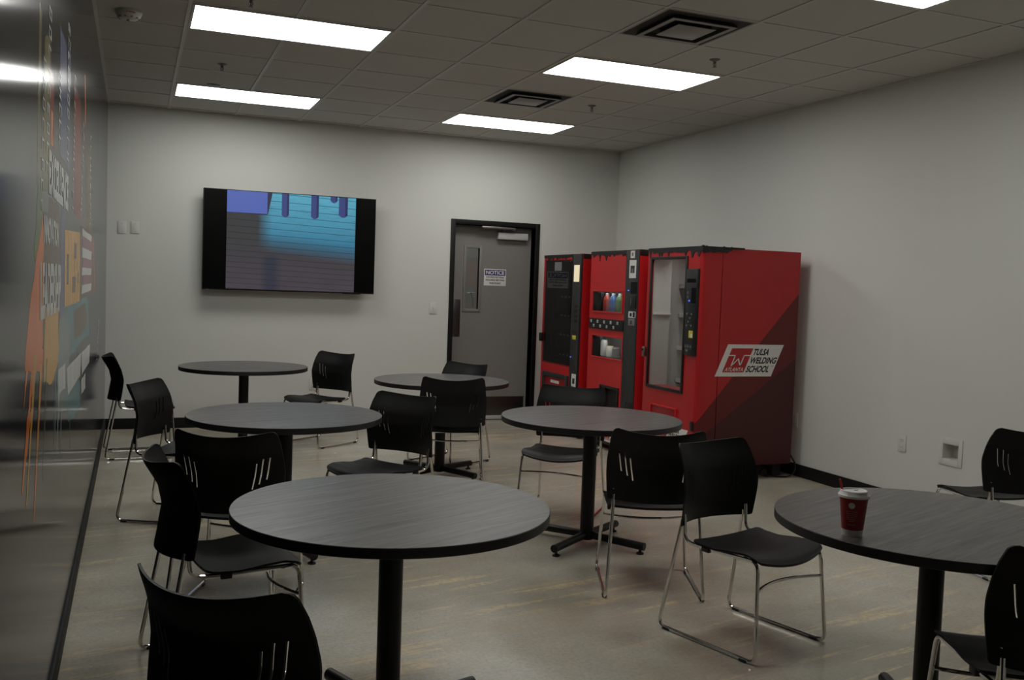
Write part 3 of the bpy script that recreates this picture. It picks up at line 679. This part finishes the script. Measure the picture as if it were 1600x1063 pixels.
# --- middle machine: drinks
o2 = Vector((3.776, -1.698, 0))
v2 = thing('vending_machine', 'middle red vending machine with two display windows and selection buttons', 'vending machine', o2, 0, 'red vending machines')
W2 = .938
mb = MB(); hollow(mb, .152, D1, 0, W2, .085, HM, M['red'], M['inside_dark']); mb.box((.152, .001, HM-.0005), (D1, W2-.001, HM+.0015), M['black_vinyl']); mb.build('cabinet', v2)  # black top sheet, unseen, added against red bounce on the ceiling
w1 = (.282, .870, 1.278, 1.468); w2 = (.252, .852, .853, 1.052); dl = (.285, .648, .36, .60)
mb = MB(); slab(mb, 0, .148, 0, W2, .085, HM, [w1, w2, dl], M['red']); d2 = mb.build('door', v2)
for w, nm in ((w1, 'upper_window'), (w2, 'lower_window')):
    fr_ = MB(); screen_frame(fr_, 0, w[0]-.012, w[1]+.012, w[2]-.012, w[3]+.012, .016, M['red'], .008); fr_ = fr_.build(nm, d2)
    mb = MB()
    for a, b in (((.004, w[0], w[2]), (.13, w[0]+.004, w[3])), ((.004, w[1]-.004, w[2]), (.13, w[1], w[3])), ((.004, w[0], w[2]), (.13, w[1], w[2]+.004)), ((.004, w[0], w[3]-.004), (.13, w[1], w[3])), ((.126, w[0], w[2]), (.13, w[1], w[3]))): mb.box(a, b, M['charcoal'])
    mb.box((.02, w[1]-.12, w[2]+.004), (.126, w[1]-.004, w[3]-.004), M['inside_dark'])
    mb.build('niche', fr_)
    mb = MB(); mb.box((-.002, w[0], w[2]), (.002, w[1], w[3]), M['glass']); mb.build('pane', fr_)
bt = MB(); bt.box((-.014, .236, 1.115), (.002, .912, 1.213), M['black_vinyl'], .003); bt = bt.build('button_panel', d2)
for r, (n, y0) in enumerate(((4, .805), (5, .862))):
    for k in range(n):
        mb = MB(); y = y0-k*.132; z = 1.128+r*.042; mb.box((-.018, y-.014, z), (-.013, y+.014, z+.028), M['alu'], .002); mb.build('button', bt)
cs = MB(); cs.box((-.010, .002, .088), (.001, .230, HM-.002), M['charcoal'], .003); cs = cs.build('payment_strip', d2)
mb = MB(); mb.box((-.0115, .075, 1.762), (-.0095, .150, 1.832), M['white_paper']); mb.box((-.012, .100, 1.785), (-.0113, .125, 1.815), M['grey']); mb.box((-.012, .075, 1.762), (-.0113, .150, 1.768), M['ink_red'])
mb.box((-.0115, .042, 1.592), (-.0095, .162, 1.750), M['white_paper']); mb.box((-.012, .068, 1.636), (-.0113, .140, 1.700), M['charcoal']); mb.box((-.0122, .09, 1.638), (-.0118, .12, 1.675), M['grey']); mb.build('label', cs)
mb = MB(); mb.box((-.013, .012, 1.455), (-.0095, .122, 1.558), M['glass_dark']); mb.box((-.020, .018, 1.325), (-.0095, .135, 1.440), M['black_vinyl'], .004)
mb.tube([(-.021, .10, 1.35), (-.026, .085, 1.38), (-.021, .095, 1.42)], .003, M['grey'], 6); mb.build('card_reader', cs)
mb = MB(); mb.box((-.013, .160, 1.478), (-.0095, .170, 1.488), M['led_blue']); mb.build('indicator', cs)
mb = MB(); mb.box((-.012, .022, 1.245), (-.0095, .145, 1.300), M['white_paper']); mb.box((-.0135, .03, 1.25), (-.0118, .065, 1.295), M['ink_black']); mb.box((-.0135, .085, 1.255), (-.0118, .12, 1.285), M['ink_black']); mb.box((-.013, .03, 1.175), (-.0095, .145, 1.238), M['grey'], .003); mb.box((-.0145, .075, 1.19), (-.0125, .10, 1.22), M['charcoal']); mb.build('coin_slot', cs)
mb = MB(); mb.box((-.012, .02, .42), (-.0095, .13, .50), M['black_vinyl'], .004); mb.build('coin_return', cs)
mb = MB(); screen_frame(mb, 0, dl[0], dl[1], dl[2], dl[3], .022, M['black_vinyl'], .014); mb.box((.05, dl[0], dl[2]), (.06, dl[1], dl[3]), M['inside_dark']); mb.build('delivery_port', d2)
mb = MB(); mb.box((-.0005, .30, .075), (.001, .60, .15), M['logo_white']); logo(mb, lambda u, v, w: (-.0008-w, .60-u, .090+v), .34, .12, .05); mb.build('front_logo', d2)
mb = MB(); mb.box((-.003, .02, .060), (.06, W2-.02, .085), M['black_metal']); mb.build('toe_kick', v2)
mb = MB(); drips(mb, W2, .232, 0, HM+.002, .055, M['black_vinyl'], 8); mb.box((-.004, 0, HM), (.14, W2, HM+.006), M['black_vinyl'], .002); mb.box((.0, -.004, HM-.045), (.36, 0, HM+.006), M['black_vinyl']); mb.build('black_splatter', v2)
for w in (w1, w2): inner_fill(v2, (.035, (w[0]+w[1])/2, w[3]-.008), .26, .04, .5)  # added fill light over the bottles and cans in each window
legs(v2, .07, .83, .08, W2-.08, .086)
# --- farthest machine: snacks
o3 = Vector((3.776, -.588, 0))
v3 = thing('vending_machine', 'farthest red vending machine with dark tinted glass front beside grey door', 'vending machine', o3, 0, 'red vending machines')
W3, H3 = .945, 1.822
mb = MB(); hollow(mb, .122, D1, 0, W3, .10, H3, M['red'], M['inside_dark']); mb.box((.122, .001, H3-.0005), (D1, W3-.001, H3+.0015), M['black_vinyl']); mb.build('cabinet', v3)  # same added black top, out of sight, to cut red bounce upwards
g = (.205, .895, .708, 1.768)
mb = MB(); slab(mb, 0, .118, 0, W3, .10, H3, [g], M['red']); d3 = mb.build('door', v3)
mb = MB()
for a, b in (((.004, g[0], g[2]), (.118, g[0]+.004, g[3])), ((.004, g[1]-.004, g[2]), (.118, g[1], g[3])), ((.004, g[0], g[2]), (.118, g[1], g[2]+.004)), ((.004, g[0], g[3]-.004), (.118, g[1], g[3]))): mb.box(a, b, M['inside_dark'])
mb.build('inner_liner', d3)
mb = MB(); mb.box((-.003, g[0]-.01, g[2]-.01), (.003, g[1]+.012, g[3]+.01), M['glass_tint']); mb.build('glass_pane', d3)
mb = MB(); mb.box((-.0045, .495, 1.662), (-.0032, .665, 1.752), M['grey']); mb.build('notice_paper', d3)
cs = MB(); cs.box((-.024, .008, .12), (.001, .182, H3-.004), M['charcoal'], .004); cs = cs.build('payment_strip', d3)
mb = MB(); mb.box((-.0265, .03, 1.552), (-.0235, .15, 1.716), M['lit_panel'], .001); mb.build('lit_menu', cs)
mb = MB(); mb.box((-.028, .055, .982), (-.0235, .135, 1.022), M['yellow'], .001); mb.box((-.0255, .03, 1.04), (-.0235, .15, 1.07), M['black_vinyl']); mb.build('bill_slot', cs)
mb = MB(); mb.box((-.0255, .02, .518), (-.0235, .118, .642), M['white_paper']); mb.box((-.0262, .045, .545), (-.0253, .095, .60), M['charcoal']); mb.build('label', cs)
mb = MB()
for z in (1.30, 1.25, 1.2, 1.15): mb.box((-.0255, .04, z), (-.0235, .13, z+.03), M['black_vinyl'], .001)
mb.build('keypad', cs)
mb = MB(); mb.box((-.0255, .155, .80), (-.0235, .165, .81), M['led_blue']); mb.build('indicator', cs)
fl = MB(); screen_frame(fl, 0, .24, .86, .35, .605, .045, M['charcoal'], .02); fl.box((-.006, .28, .39), (.001, .82, .565), M['red_dark'], .002); fl.box((-.0075, .45, .50), (-.0055, .66, .53), M['white_paper']); fl.build('delivery_flap', d3)
mb = MB(); mb.box((-.035, W3-.045, .915), (0, W3+.004, 1.005), M['black_metal'], .008); mb.build('lock_handle', d3)
for z in (.78, .99, 1.19, 1.39):
    mb = MB(); mb.box((.16, .02, z), (.86, W3-.02, z+.010), M['inside_dark']); mb.box((.155, .02, z-.012), (.16, W3-.02, z+.024), M['charcoal'])
    for k in range(7): mb.box((.148, .24+k*.09, z+.0), (.155, .262+k*.09, z+.012), M['white_paper'])
    mb.build('shelf', v3)
mb = MB(); drips(mb, W3, .185, 0, H3+.002, .040, M['black_vinyl'], 21); mb.box((-.004, 0, H3), (.12, W3, H3+.005), M['black_vinyl'], .002); mb.box((.0, -.004, H3-.045), (.36, 0, H3+.005), M['black_vinyl']); mb.build('black_splatter', v3)
legs(v3, .07, .83, .08, W3-.08, .101)
# wares
def can(name, label, loc, r, h, m, top, grp=None):
    t = thing(name, label, 'can', loc, 0, grp)
    mb = MB(); mb.lathe([(r*.8, 0), (r, h*.05), (r, h*.88), (r*.82, h*.97)], m, seg=20); mb.build('body', t)
    mb = MB(); mb.lathe([(r*.82, h*.97), (r*.82, h), (0, h*.985)], top, seg=20); mb.build('lid', t)
x2 = o2.x+.065
can('drink_can', 'tall white can in lower window of middle vending machine', (x2-.02, o2.y+.690, .857), .034, .155, M['white_plastic'], M['alu'])
can('drink_can', 'can with yellow top in lower window of middle vending machine', (x2, o2.y+.605, .857), .036, .105, M['white_paper'], M['yellow'])
can('drink_can', 'can with red top in lower window of middle vending machine', (x2, o2.y+.490, .857), .036, .100, M['grey'], M['ink_red'])
pl = {k: plain('bottle_' + k, c, .25) for k, c in dict(red=(.5, .06, .05), blue=(.05, .14, .40), green=(.10, .22, .08), clear=(.5, .52, .5)).items()}
for y, c in ((.70, 'red'), (.578, 'blue'), (.452, 'green')):
    t = thing('drink_bottle', '%s drink bottle in upper window of middle vending machine' % c, 'bottle', (x2, o2.y+y, 1.283))
    mb = MB(); mb.lathe([(.036, 0), (.040, .01), (.038, .06), (.040, .10), (.034, .125), (.016, .152)], pl[c], seg=20); mb.build('body', t)
    mb = MB(); mb.lathe([(.016, .150), (.017, .152), (.017, .168), (0, .169)], M['white_plastic'], seg=16); mb.build('cap', t)
mb = MB(); mb.box((-.03, -.05, 0), (.03, .05, .055), M['blue_item'], .012, 3)
tag(mb.build('snack_bag', loc=(o3.x+.24, o3.y+.36, .722)), 'small blue packet at bottom of dark glass vending machine', 'snack')
mb = MB(); mb.box((.122, .03, .66), (.86, W3-.03, .718), M['inside_dark']); mb.build('inner_floor', v3)
# cords under the nearest machine
mb = MB()
mb.tube([(4.745, -2.56, .30), (4.755, -2.60, .17), (4.765, -2.655, .115), (4.752, -2.675, .05), (4.70, -2.66, .008), (4.55, -2.60, .008), (4.42, -2.56, .05), (4.35, -2.58, .117)], .006, M['rubber'], 8, .06)
mb.tube([(4.40, -2.45, .117), (4.42, -2.55, .04), (4.50, -2.63, .008), (4.62, -2.58, .02), (4.56, -2.52, .07), (4.48, -2.58, .05), (4.40, -2.60, .008)], .005, M['rubber'], 8, .05)
tag(mb.build('power_cord'), 'tangled black power cord under the nearest vending machine', 'cord')

# ------------------------------------------------------------------ tables
R_T, H_T = .519, .740
def make_table():
    t = thing('round_table', '', 'table', (0, 0, 0), 0, 'round pedestal tables')
    mb = MB(); mb.lathe([(0, H_T), (R_T-.001, H_T), (R_T-.001, H_T-.002)], M['wood'], seg=96)
    tb = bmesh.new(); mb.build('tabletop', t)
    mb = MB(); mb.lathe([(R_T-.0015, H_T-.0005), (R_T+.0005, H_T-.002), (R_T+.0005, H_T-.030), (R_T-.003, H_T-.032), (0, H_T-.032), (0, H_T-.004), (R_T-.0015, H_T-.004)], M['edge'], seg=96); mb.build('edge_band', t)
    mb = MB(); mb.lathe([(.12, H_T-.032), (.12, H_T-.040), (.045, H_T-.044)], M['black_metal'], seg=24)
    for k in range(4): mb.box((.03, -.02, H_T-.052), (.30, .02, H_T-.032), M['black_metal'], .003, mat=Matrix.Rotation(k*PI/2, 4, 'Z'))
    mb.build('mounting_plate', t)
    mb = MB(); mb.lathe([(0, .028), (.040, .028), (.040, H_T-.044), (0, H_T-.044)], M['black_metal'], seg=28); mb.build('column', t)
    for k in range(4):
        c, s_ = math.cos(k*PI/2), math.sin(k*PI/2)
        mb = MB(); mb.tube([(.02*c, .02*s_, .055), (.37*c, .37*s_, .045)], .0225, M['black_metal'], 16); lg = mb.build('leg', t)
        mb = MB(); mb.lathe([(.021, 0), (.021, .008), (.008, .014), (.008, .030)], M['glide'], (.345*c, .345*s_, 0), 14); mb.build('glide', lg)
    return t
TABLES = [(.576, -.789, 8, 'round dark wood table at back left, below the TV'),
          (.493, -3.710, -73, 'round dark wood table at middle left, between the front table and the TV'),
          (1.935, -1.955, -60, 'round dark wood table at back middle, in front of the grey door'),
          (2.181, -4.039, 35, 'round dark wood table in front of the vending machines, with pedestal base in view'),
          (.522, -5.899, 20, 'largest looking round dark wood table, front and centre'),
          (2.224, -6.528, 66, 'round dark wood table at right with the red paper cup on it')]
tb0 = make_table()
for i, (x, y, a, lb) in enumerate(TABLES):
    if i == 0: tb0.location = (x, y, 0); tb0.rotation_euler = (0, 0, math.radians(a)); tb0['label'] = lb; tt = tb0
    else: tt = dup(tb0, (x, y, 0), math.radians(a), lb)
    for k in kids(tt):
        if k.name.startswith('tabletop'): k.rotation_euler = (0, 0, math.radians([23, 14, 30, 18, 26, 21][i]-a))

# ------------------------------------------------------------------ chairs
def lerp(tab, s):
    for (a, va), (b, vb) in zip(tab, tab[1:]):
        if s <= b: t = max(0, (s-a)/(b-a)); t = t*t*(3-2*t)*.35+t*.65; return va+(vb-va)*t
    return tab[-1][1]
def sheet(mb, front, back, nu, nv, m):
    tb = bmesh.new(); A = [[tb.verts.new(front(i, j)) for i in range(nu)] for j in range(nv)]; B = [[tb.verts.new(back(i, j)) for i in range(nu)] for j in range(nv)]
    for j in range(nv-1):
        for i in range(nu-1):
            tb.faces.new((A[j][i], A[j][i+1], A[j+1][i+1], A[j+1][i])); tb.faces.new((B[j][i], B[j+1][i], B[j+1][i+1], B[j][i+1]))
    for j in range(nv-1):
        for i in (0, nu-1): tb.faces.new((A[j][i], A[j+1][i], B[j+1][i], B[j][i]))
    for i in range(nu-1):
        for j in (0, nv-1): tb.faces.new((A[j][i], A[j][i+1], B[j][i+1], B[j][i]))
    bmesh.ops.recalc_face_normals(tb, faces=tb.faces); mb.merge(tb, m)
def cosp(n, a=.55): return [(.5-.5*math.cos(PI*k/(n-1)))*a + (k/(n-1))*(1-a) for k in range(n)]

def make_chair():
    t = thing('stacking_chair', '', 'chair', (0, 0, 0), 0, 'black stacking chairs')
    # seat shell
    NU, NV = 21, 27; us = [2*q-1 for q in cosp(NU)]; vs = cosp(NV)
    yR, yF = -.105, .250
    def seat(i, j, lo):
        u, v = us[i], vs[j]; d0, d1_ = v*(yF-yR), (1-v)*(yF-yR); hw = .222
        for d, r in ((d0, .018), (d1_, .034)):
            if d < r: hw -= r-math.sqrt(max(0, r*r-(r-d)**2))
        x = u*hw; y = yR+(yF-yR)*v + .022*(1-u*u)*v*v - .006*(1-u*u)*(1-v)
        z = lerp([(0, .424), (.12, .417), (.32, .414), (.62, .427), (.80, .432), (.92, .424), (1, .406)], v) - .016*(1-u*u)*(.6+.7*v)
        n = .011*(1 if abs(u) < .999 else .6)
        return (x, y-(.004 if lo and v > .9 else 0), z-(n if lo else 0))
    mb = MB(); sheet(mb, lambda i, j: seat(i, j, 0), lambda i, j: seat(i, j, 1), NU, NV, M['plastic']); st = mb.build('seat', t, sharp=50)
    for sx in (-1, 1):
        mb = MB(); mb.box((sx*.205-.014, -.055, .386), (sx*.205+.014, -.015, .408), M['glide'], .003); mb.build('clip', st)
    # backrest shell
    NU, NV = 33, 33; us = [2*q-1 for q in cosp(NU)]; vs = cosp(NV, .7); Hh = .345
    def back(i, j, rear):
        u, v = us[i], vs[j]; s_ = v*Hh
        hw = lerp([(0, .236), (.12, .242), (.18, .241), (.28, .231), (Hh, .219)], s_)
        for d, r in ((s_, .010), (Hh-s_, .020)):
            if d < r: hw -= r-math.sqrt(max(0, r*r-(r-d)**2))
        yc = lerp([(0, -.238), (.07, -.226), (.16, -.212), (.23, -.226), (Hh, -.285)], s_); yw = lerp([(0, -.157), (.07, -.149), (.16, -.140), (.23, -.151), (Hh, -.191)], s_)
        x = u*hw; k = abs(x/.23)**2.1
        y = yc+(yw-yc)*k; z = .468+v*.352-.020*(1-u*u)*v - .004*(1-u*u)*(1-v)
        return (x, y-(.008 if rear else 0), z-(0 if rear else 0))
    mb = MB(); sheet(mb, lambda i, j: back(i, j, 0), lambda i, j: back(i, j, 1), NU, NV, M['plastic']); bk = mb.build('backrest', t, sharp=50)
    cut = MB()
    for sx in (-1, 1):
        for (xt, zt, xb, zb) in ((.188, .703, .173, .606), (.162, .698, .145, .587), (.136, .678, .119, .566)):
            w = .0032; cut.prism([(sx*xt-w, zt), (sx*xt+w, zt), (sx*xb+w, zb), (sx*xb-w, zb)], lambda a, b, c: (a, -.40+c, b), .35, M['plastic'])
    co = cut.build('cutter'); md = bk.modifiers.new('b', 'BOOLEAN'); md.operation = 'DIFFERENCE'; md.solver = 'EXACT'; md.object = co
    dg = bpy.context.evaluated_depsgraph_get(); dg.update()
    me = bpy.data.meshes.new_from_object(bk.evaluated_get(dg)); bk.modifiers.clear(); old = bk.data; bk.data = me; me.name = 'backrest'
    bpy.data.meshes.remove(old); bpy.data.objects.remove(co); me.set_sharp_from_angle(angle=math.radians(50))
    # chromed rod frames
    for sx in (-1, 1):
        mb = MB(); r = .0083
        mb.tube([(sx*.203, -.168, .520), (sx*.203, -.160, .402), (sx*.203, -.06, .397), (sx*.206, .10, .403), (sx*.208, .232, .408), (sx*.234, .262, .0085), (sx*.234, -.264, .0085), (sx*.203, -.178, .492)], r, M['chrome'], 10, .042, 6)
        fr_ = mb.build('side_frame', t)
        for y in (.205, -.215):
            mb = MB(); mb.box((sx*.234-.011, y-.020, 0), (sx*.234+.011, y+.020, .013), M['glide'], .004); mb.build('glide', fr_)
    mb = MB(); P = []
    for k in range(13):
        a = k/12; P.append((-.215+.43*a, .243-.055*math.sin(PI*a)**.9, .292))
    mb.tube(P, .0068, M['chrome'], 8); mb.build('stretcher', t)
    mb = MB(); mb.tube([(-.203, -.02, .398), (-.19, -.02, .392), (.19, -.02, .392), (.203, -.02, .398)], .006, M['chrome'], 8); mb.tube([(-.206, .12, .400), (-.19, .12, .392), (.19, .12, .392), (.206, .12, .400)], .006, M['chrome'], 8); mb.build('seat_support', t)
    return t
CHAIRS = [(2.184, -5.547, -164.4, 'black chair facing the camera side of the right table, whole chrome frame in view'),
          (2.140, -4.815, -22.4, 'black chair seen from behind, in front of the vending machine table'),
          (2.362, -3.297, 139.9, 'black chair behind the vending machine table, in front of the farthest machine'),
          (1.907, -2.324, -18.3, 'black chair seen from behind at the table before the grey door'),
          (2.190, -1.413, 121.9, 'black chair behind the door table, only its top edge above tabletop'),
          (1.067, -3.606, 126.8, 'black chair facing left at right side of middle left table'),
          (1.297, -.342, 125.9, 'black chair against back wall to the right of the table below the TV'),
          (-.229, -.640, -87.0, 'black chair seen edge-on in back left corner against the mural'),
          (-.025, -2.803, -115.8, 'black chair near mural, turned to face the middle left table, plain backrest toward camera'),
          (.171, -4.539, -23.0, 'black chair seen from behind at the middle left table, six pale slots in its back'),
          (.046, -5.204, -82.0, 'black chair in profile facing right at left side of the front table'),
          (.035, -6.641, -46.0, 'nearest black chair, cut by bottom left edge of picture'),
          (4.227, -5.064, -7.8, 'black chair at right edge of picture beside the recessed wall box'),
          (2.230, -6.949, -23.4, 'black chair cut by bottom right corner, pushed under the cup table')]
ch0 = make_chair()
for i, (x, y, a, lb) in enumerate(CHAIRS):
    if i == 0: ch0.location = (x, y, 0); ch0.rotation_euler = (0, 0, math.radians(a)); ch0['label'] = lb
    else: dup(ch0, (x, y, 0), math.radians(a), lb)

# ------------------------------------------------------------------ paper cup
cupt = thing('paper_cup', 'red paper coffee cup with white lid and red stirrer on right table', 'cup', (1.803, -6.607, H_T))
rb, rt, hc = .0300, .0430, .128
rad = lambda z: rb+(rt-rb)*z/hc
mb = MB(); mb.lathe([(0, .006), (rb-.002, .006), (rb-.001, 0), (rb, 0), (rad(.020), .020)], M['cup_white'], seg=40)
mb.lathe([(rad(.020)+.0004, .020), (rad(hc)+.0004, hc), (rad(hc)-.001, hc)], M['cup_red'], seg=40); body = mb.build('cup_body', cupt)
mb = MB(); mb.lathe([(rt+.0005, hc-.008), (rt+.0042, hc-.008), (rt+.0045, hc-.001), (rt+.001, hc+.002), (rt-.003, hc+.012), (rt-.006, hc+.0135), (rt-.010, hc+.008), (0, hc+.007)], M['lid_white'], seg=40)
mb.box((.012, .010, hc+.0065), (.024, .014, hc+.0085), M['grey']); mb.build('lid', cupt)
mb = MB(); mb.tube([(-.020, .014, hc-.03), (-.036, .026, hc+.044)], .0032, M['straw'], 8); mb.build('stirrer', cupt)
mb = MB(); af = math.atan2(-8.898+6.607, -.279-1.803)
def on_cup(a, z, d=.0006): return (math.cos(a)*(rad(z)+d), math.sin(a)*(rad(z)+d), z)
n = 18; tb = bmesh.new(); c0 = tb.verts.new(on_cup(af-.12, .098, .0010)); ring = [tb.verts.new(on_cup(af-.12+.0095*math.cos(2*PI*k/n)/.04, .098+.0095*math.sin(2*PI*k/n), .0010)) for k in range(n)]
for k in range(n): tb.faces.new((c0, ring[k], ring[(k+1) % n]))
mb.merge(tb, M['cup_white'])
rnd = random.Random(3)
pk = plain('cup_print', (.55, .27, .25), .5)
for k, (z, L) in enumerate(((.078, .78), (.072, .80), (.066, .76), (.060, .74), (.054, .66), (.048, .36), (.037, .62))):
    a = af-.12-L*.5
    while a < af-.12+L*.5:
        w = rnd.uniform(.03, .09); tb = bmesh.new()
        q = [tb.verts.new(on_cup(a+w*i/2, z+dz2, .0009)) for dz2 in (0, .0018) for i in range(3)]
        tb.faces.new((q[0], q[1], q[4], q[3])); tb.faces.new((q[1], q[2], q[5], q[4])); mb.merge(tb, pk); a += w+.022
mb.build('print', body)

# ------------------------------------------------------------------ unseen fill light added to brighten the corridor behind the door pane
ld = bpy.data.lights.new('corridor_fill', 'AREA'); ld.energy = 5.5; ld.size = .6; ld.shape = 'SQUARE'
lo = bpy.data.objects.new('corridor_fill', ld); COL.objects.link(lo); lo.location = (3.2, YB+1.2, H-.02)

# ------------------------------------------------------------------ world + camera
w = bpy.data.worlds.new('world'); sc.world = w; w.use_nodes = True
w.node_tree.nodes['Background'].inputs[0].default_value = (.5, .5, .5, 1); w.node_tree.nodes['Background'].inputs[1].default_value = .02
f, yaw, pit, rol = 1474.75, .381467, .055173, .035444
c, s_ = math.cos(yaw), math.sin(yaw)
fw = Vector((s_*math.cos(pit), c*math.cos(pit), -math.sin(pit))); r = Vector((c, -s_, 0)); u = r.cross(fw)
r2 = r*math.cos(rol)+u*math.sin(rol); u2 = -r*math.sin(rol)+u*math.cos(rol)
cd = bpy.data.cameras.new('camera'); cam = bpy.data.objects.new('camera', cd); COL.objects.link(cam)
cd.sensor_fit = 'HORIZONTAL'; cd.sensor_width = 36; cd.lens = f/1600*36; cd.clip_start = .05
mw = Matrix.Identity(4)
for k in range(3): mw[k][0], mw[k][1], mw[k][2] = r2[k], u2[k], -fw[k]
mw[0][3], mw[1][3], mw[2][3] = -.2786, -8.8989, 1.4693
cam.matrix_world = mw; sc.camera = cam
sc.view_settings.view_transform = 'Standard'; sc.view_settings.look = 'None'; sc.view_settings.exposure = 0; sc.view_settings.gamma = 1
sc.cycles.max_bounces = 10; sc.cycles.diffuse_bounces = 6; sc.cycles.transparent_max_bounces = 12
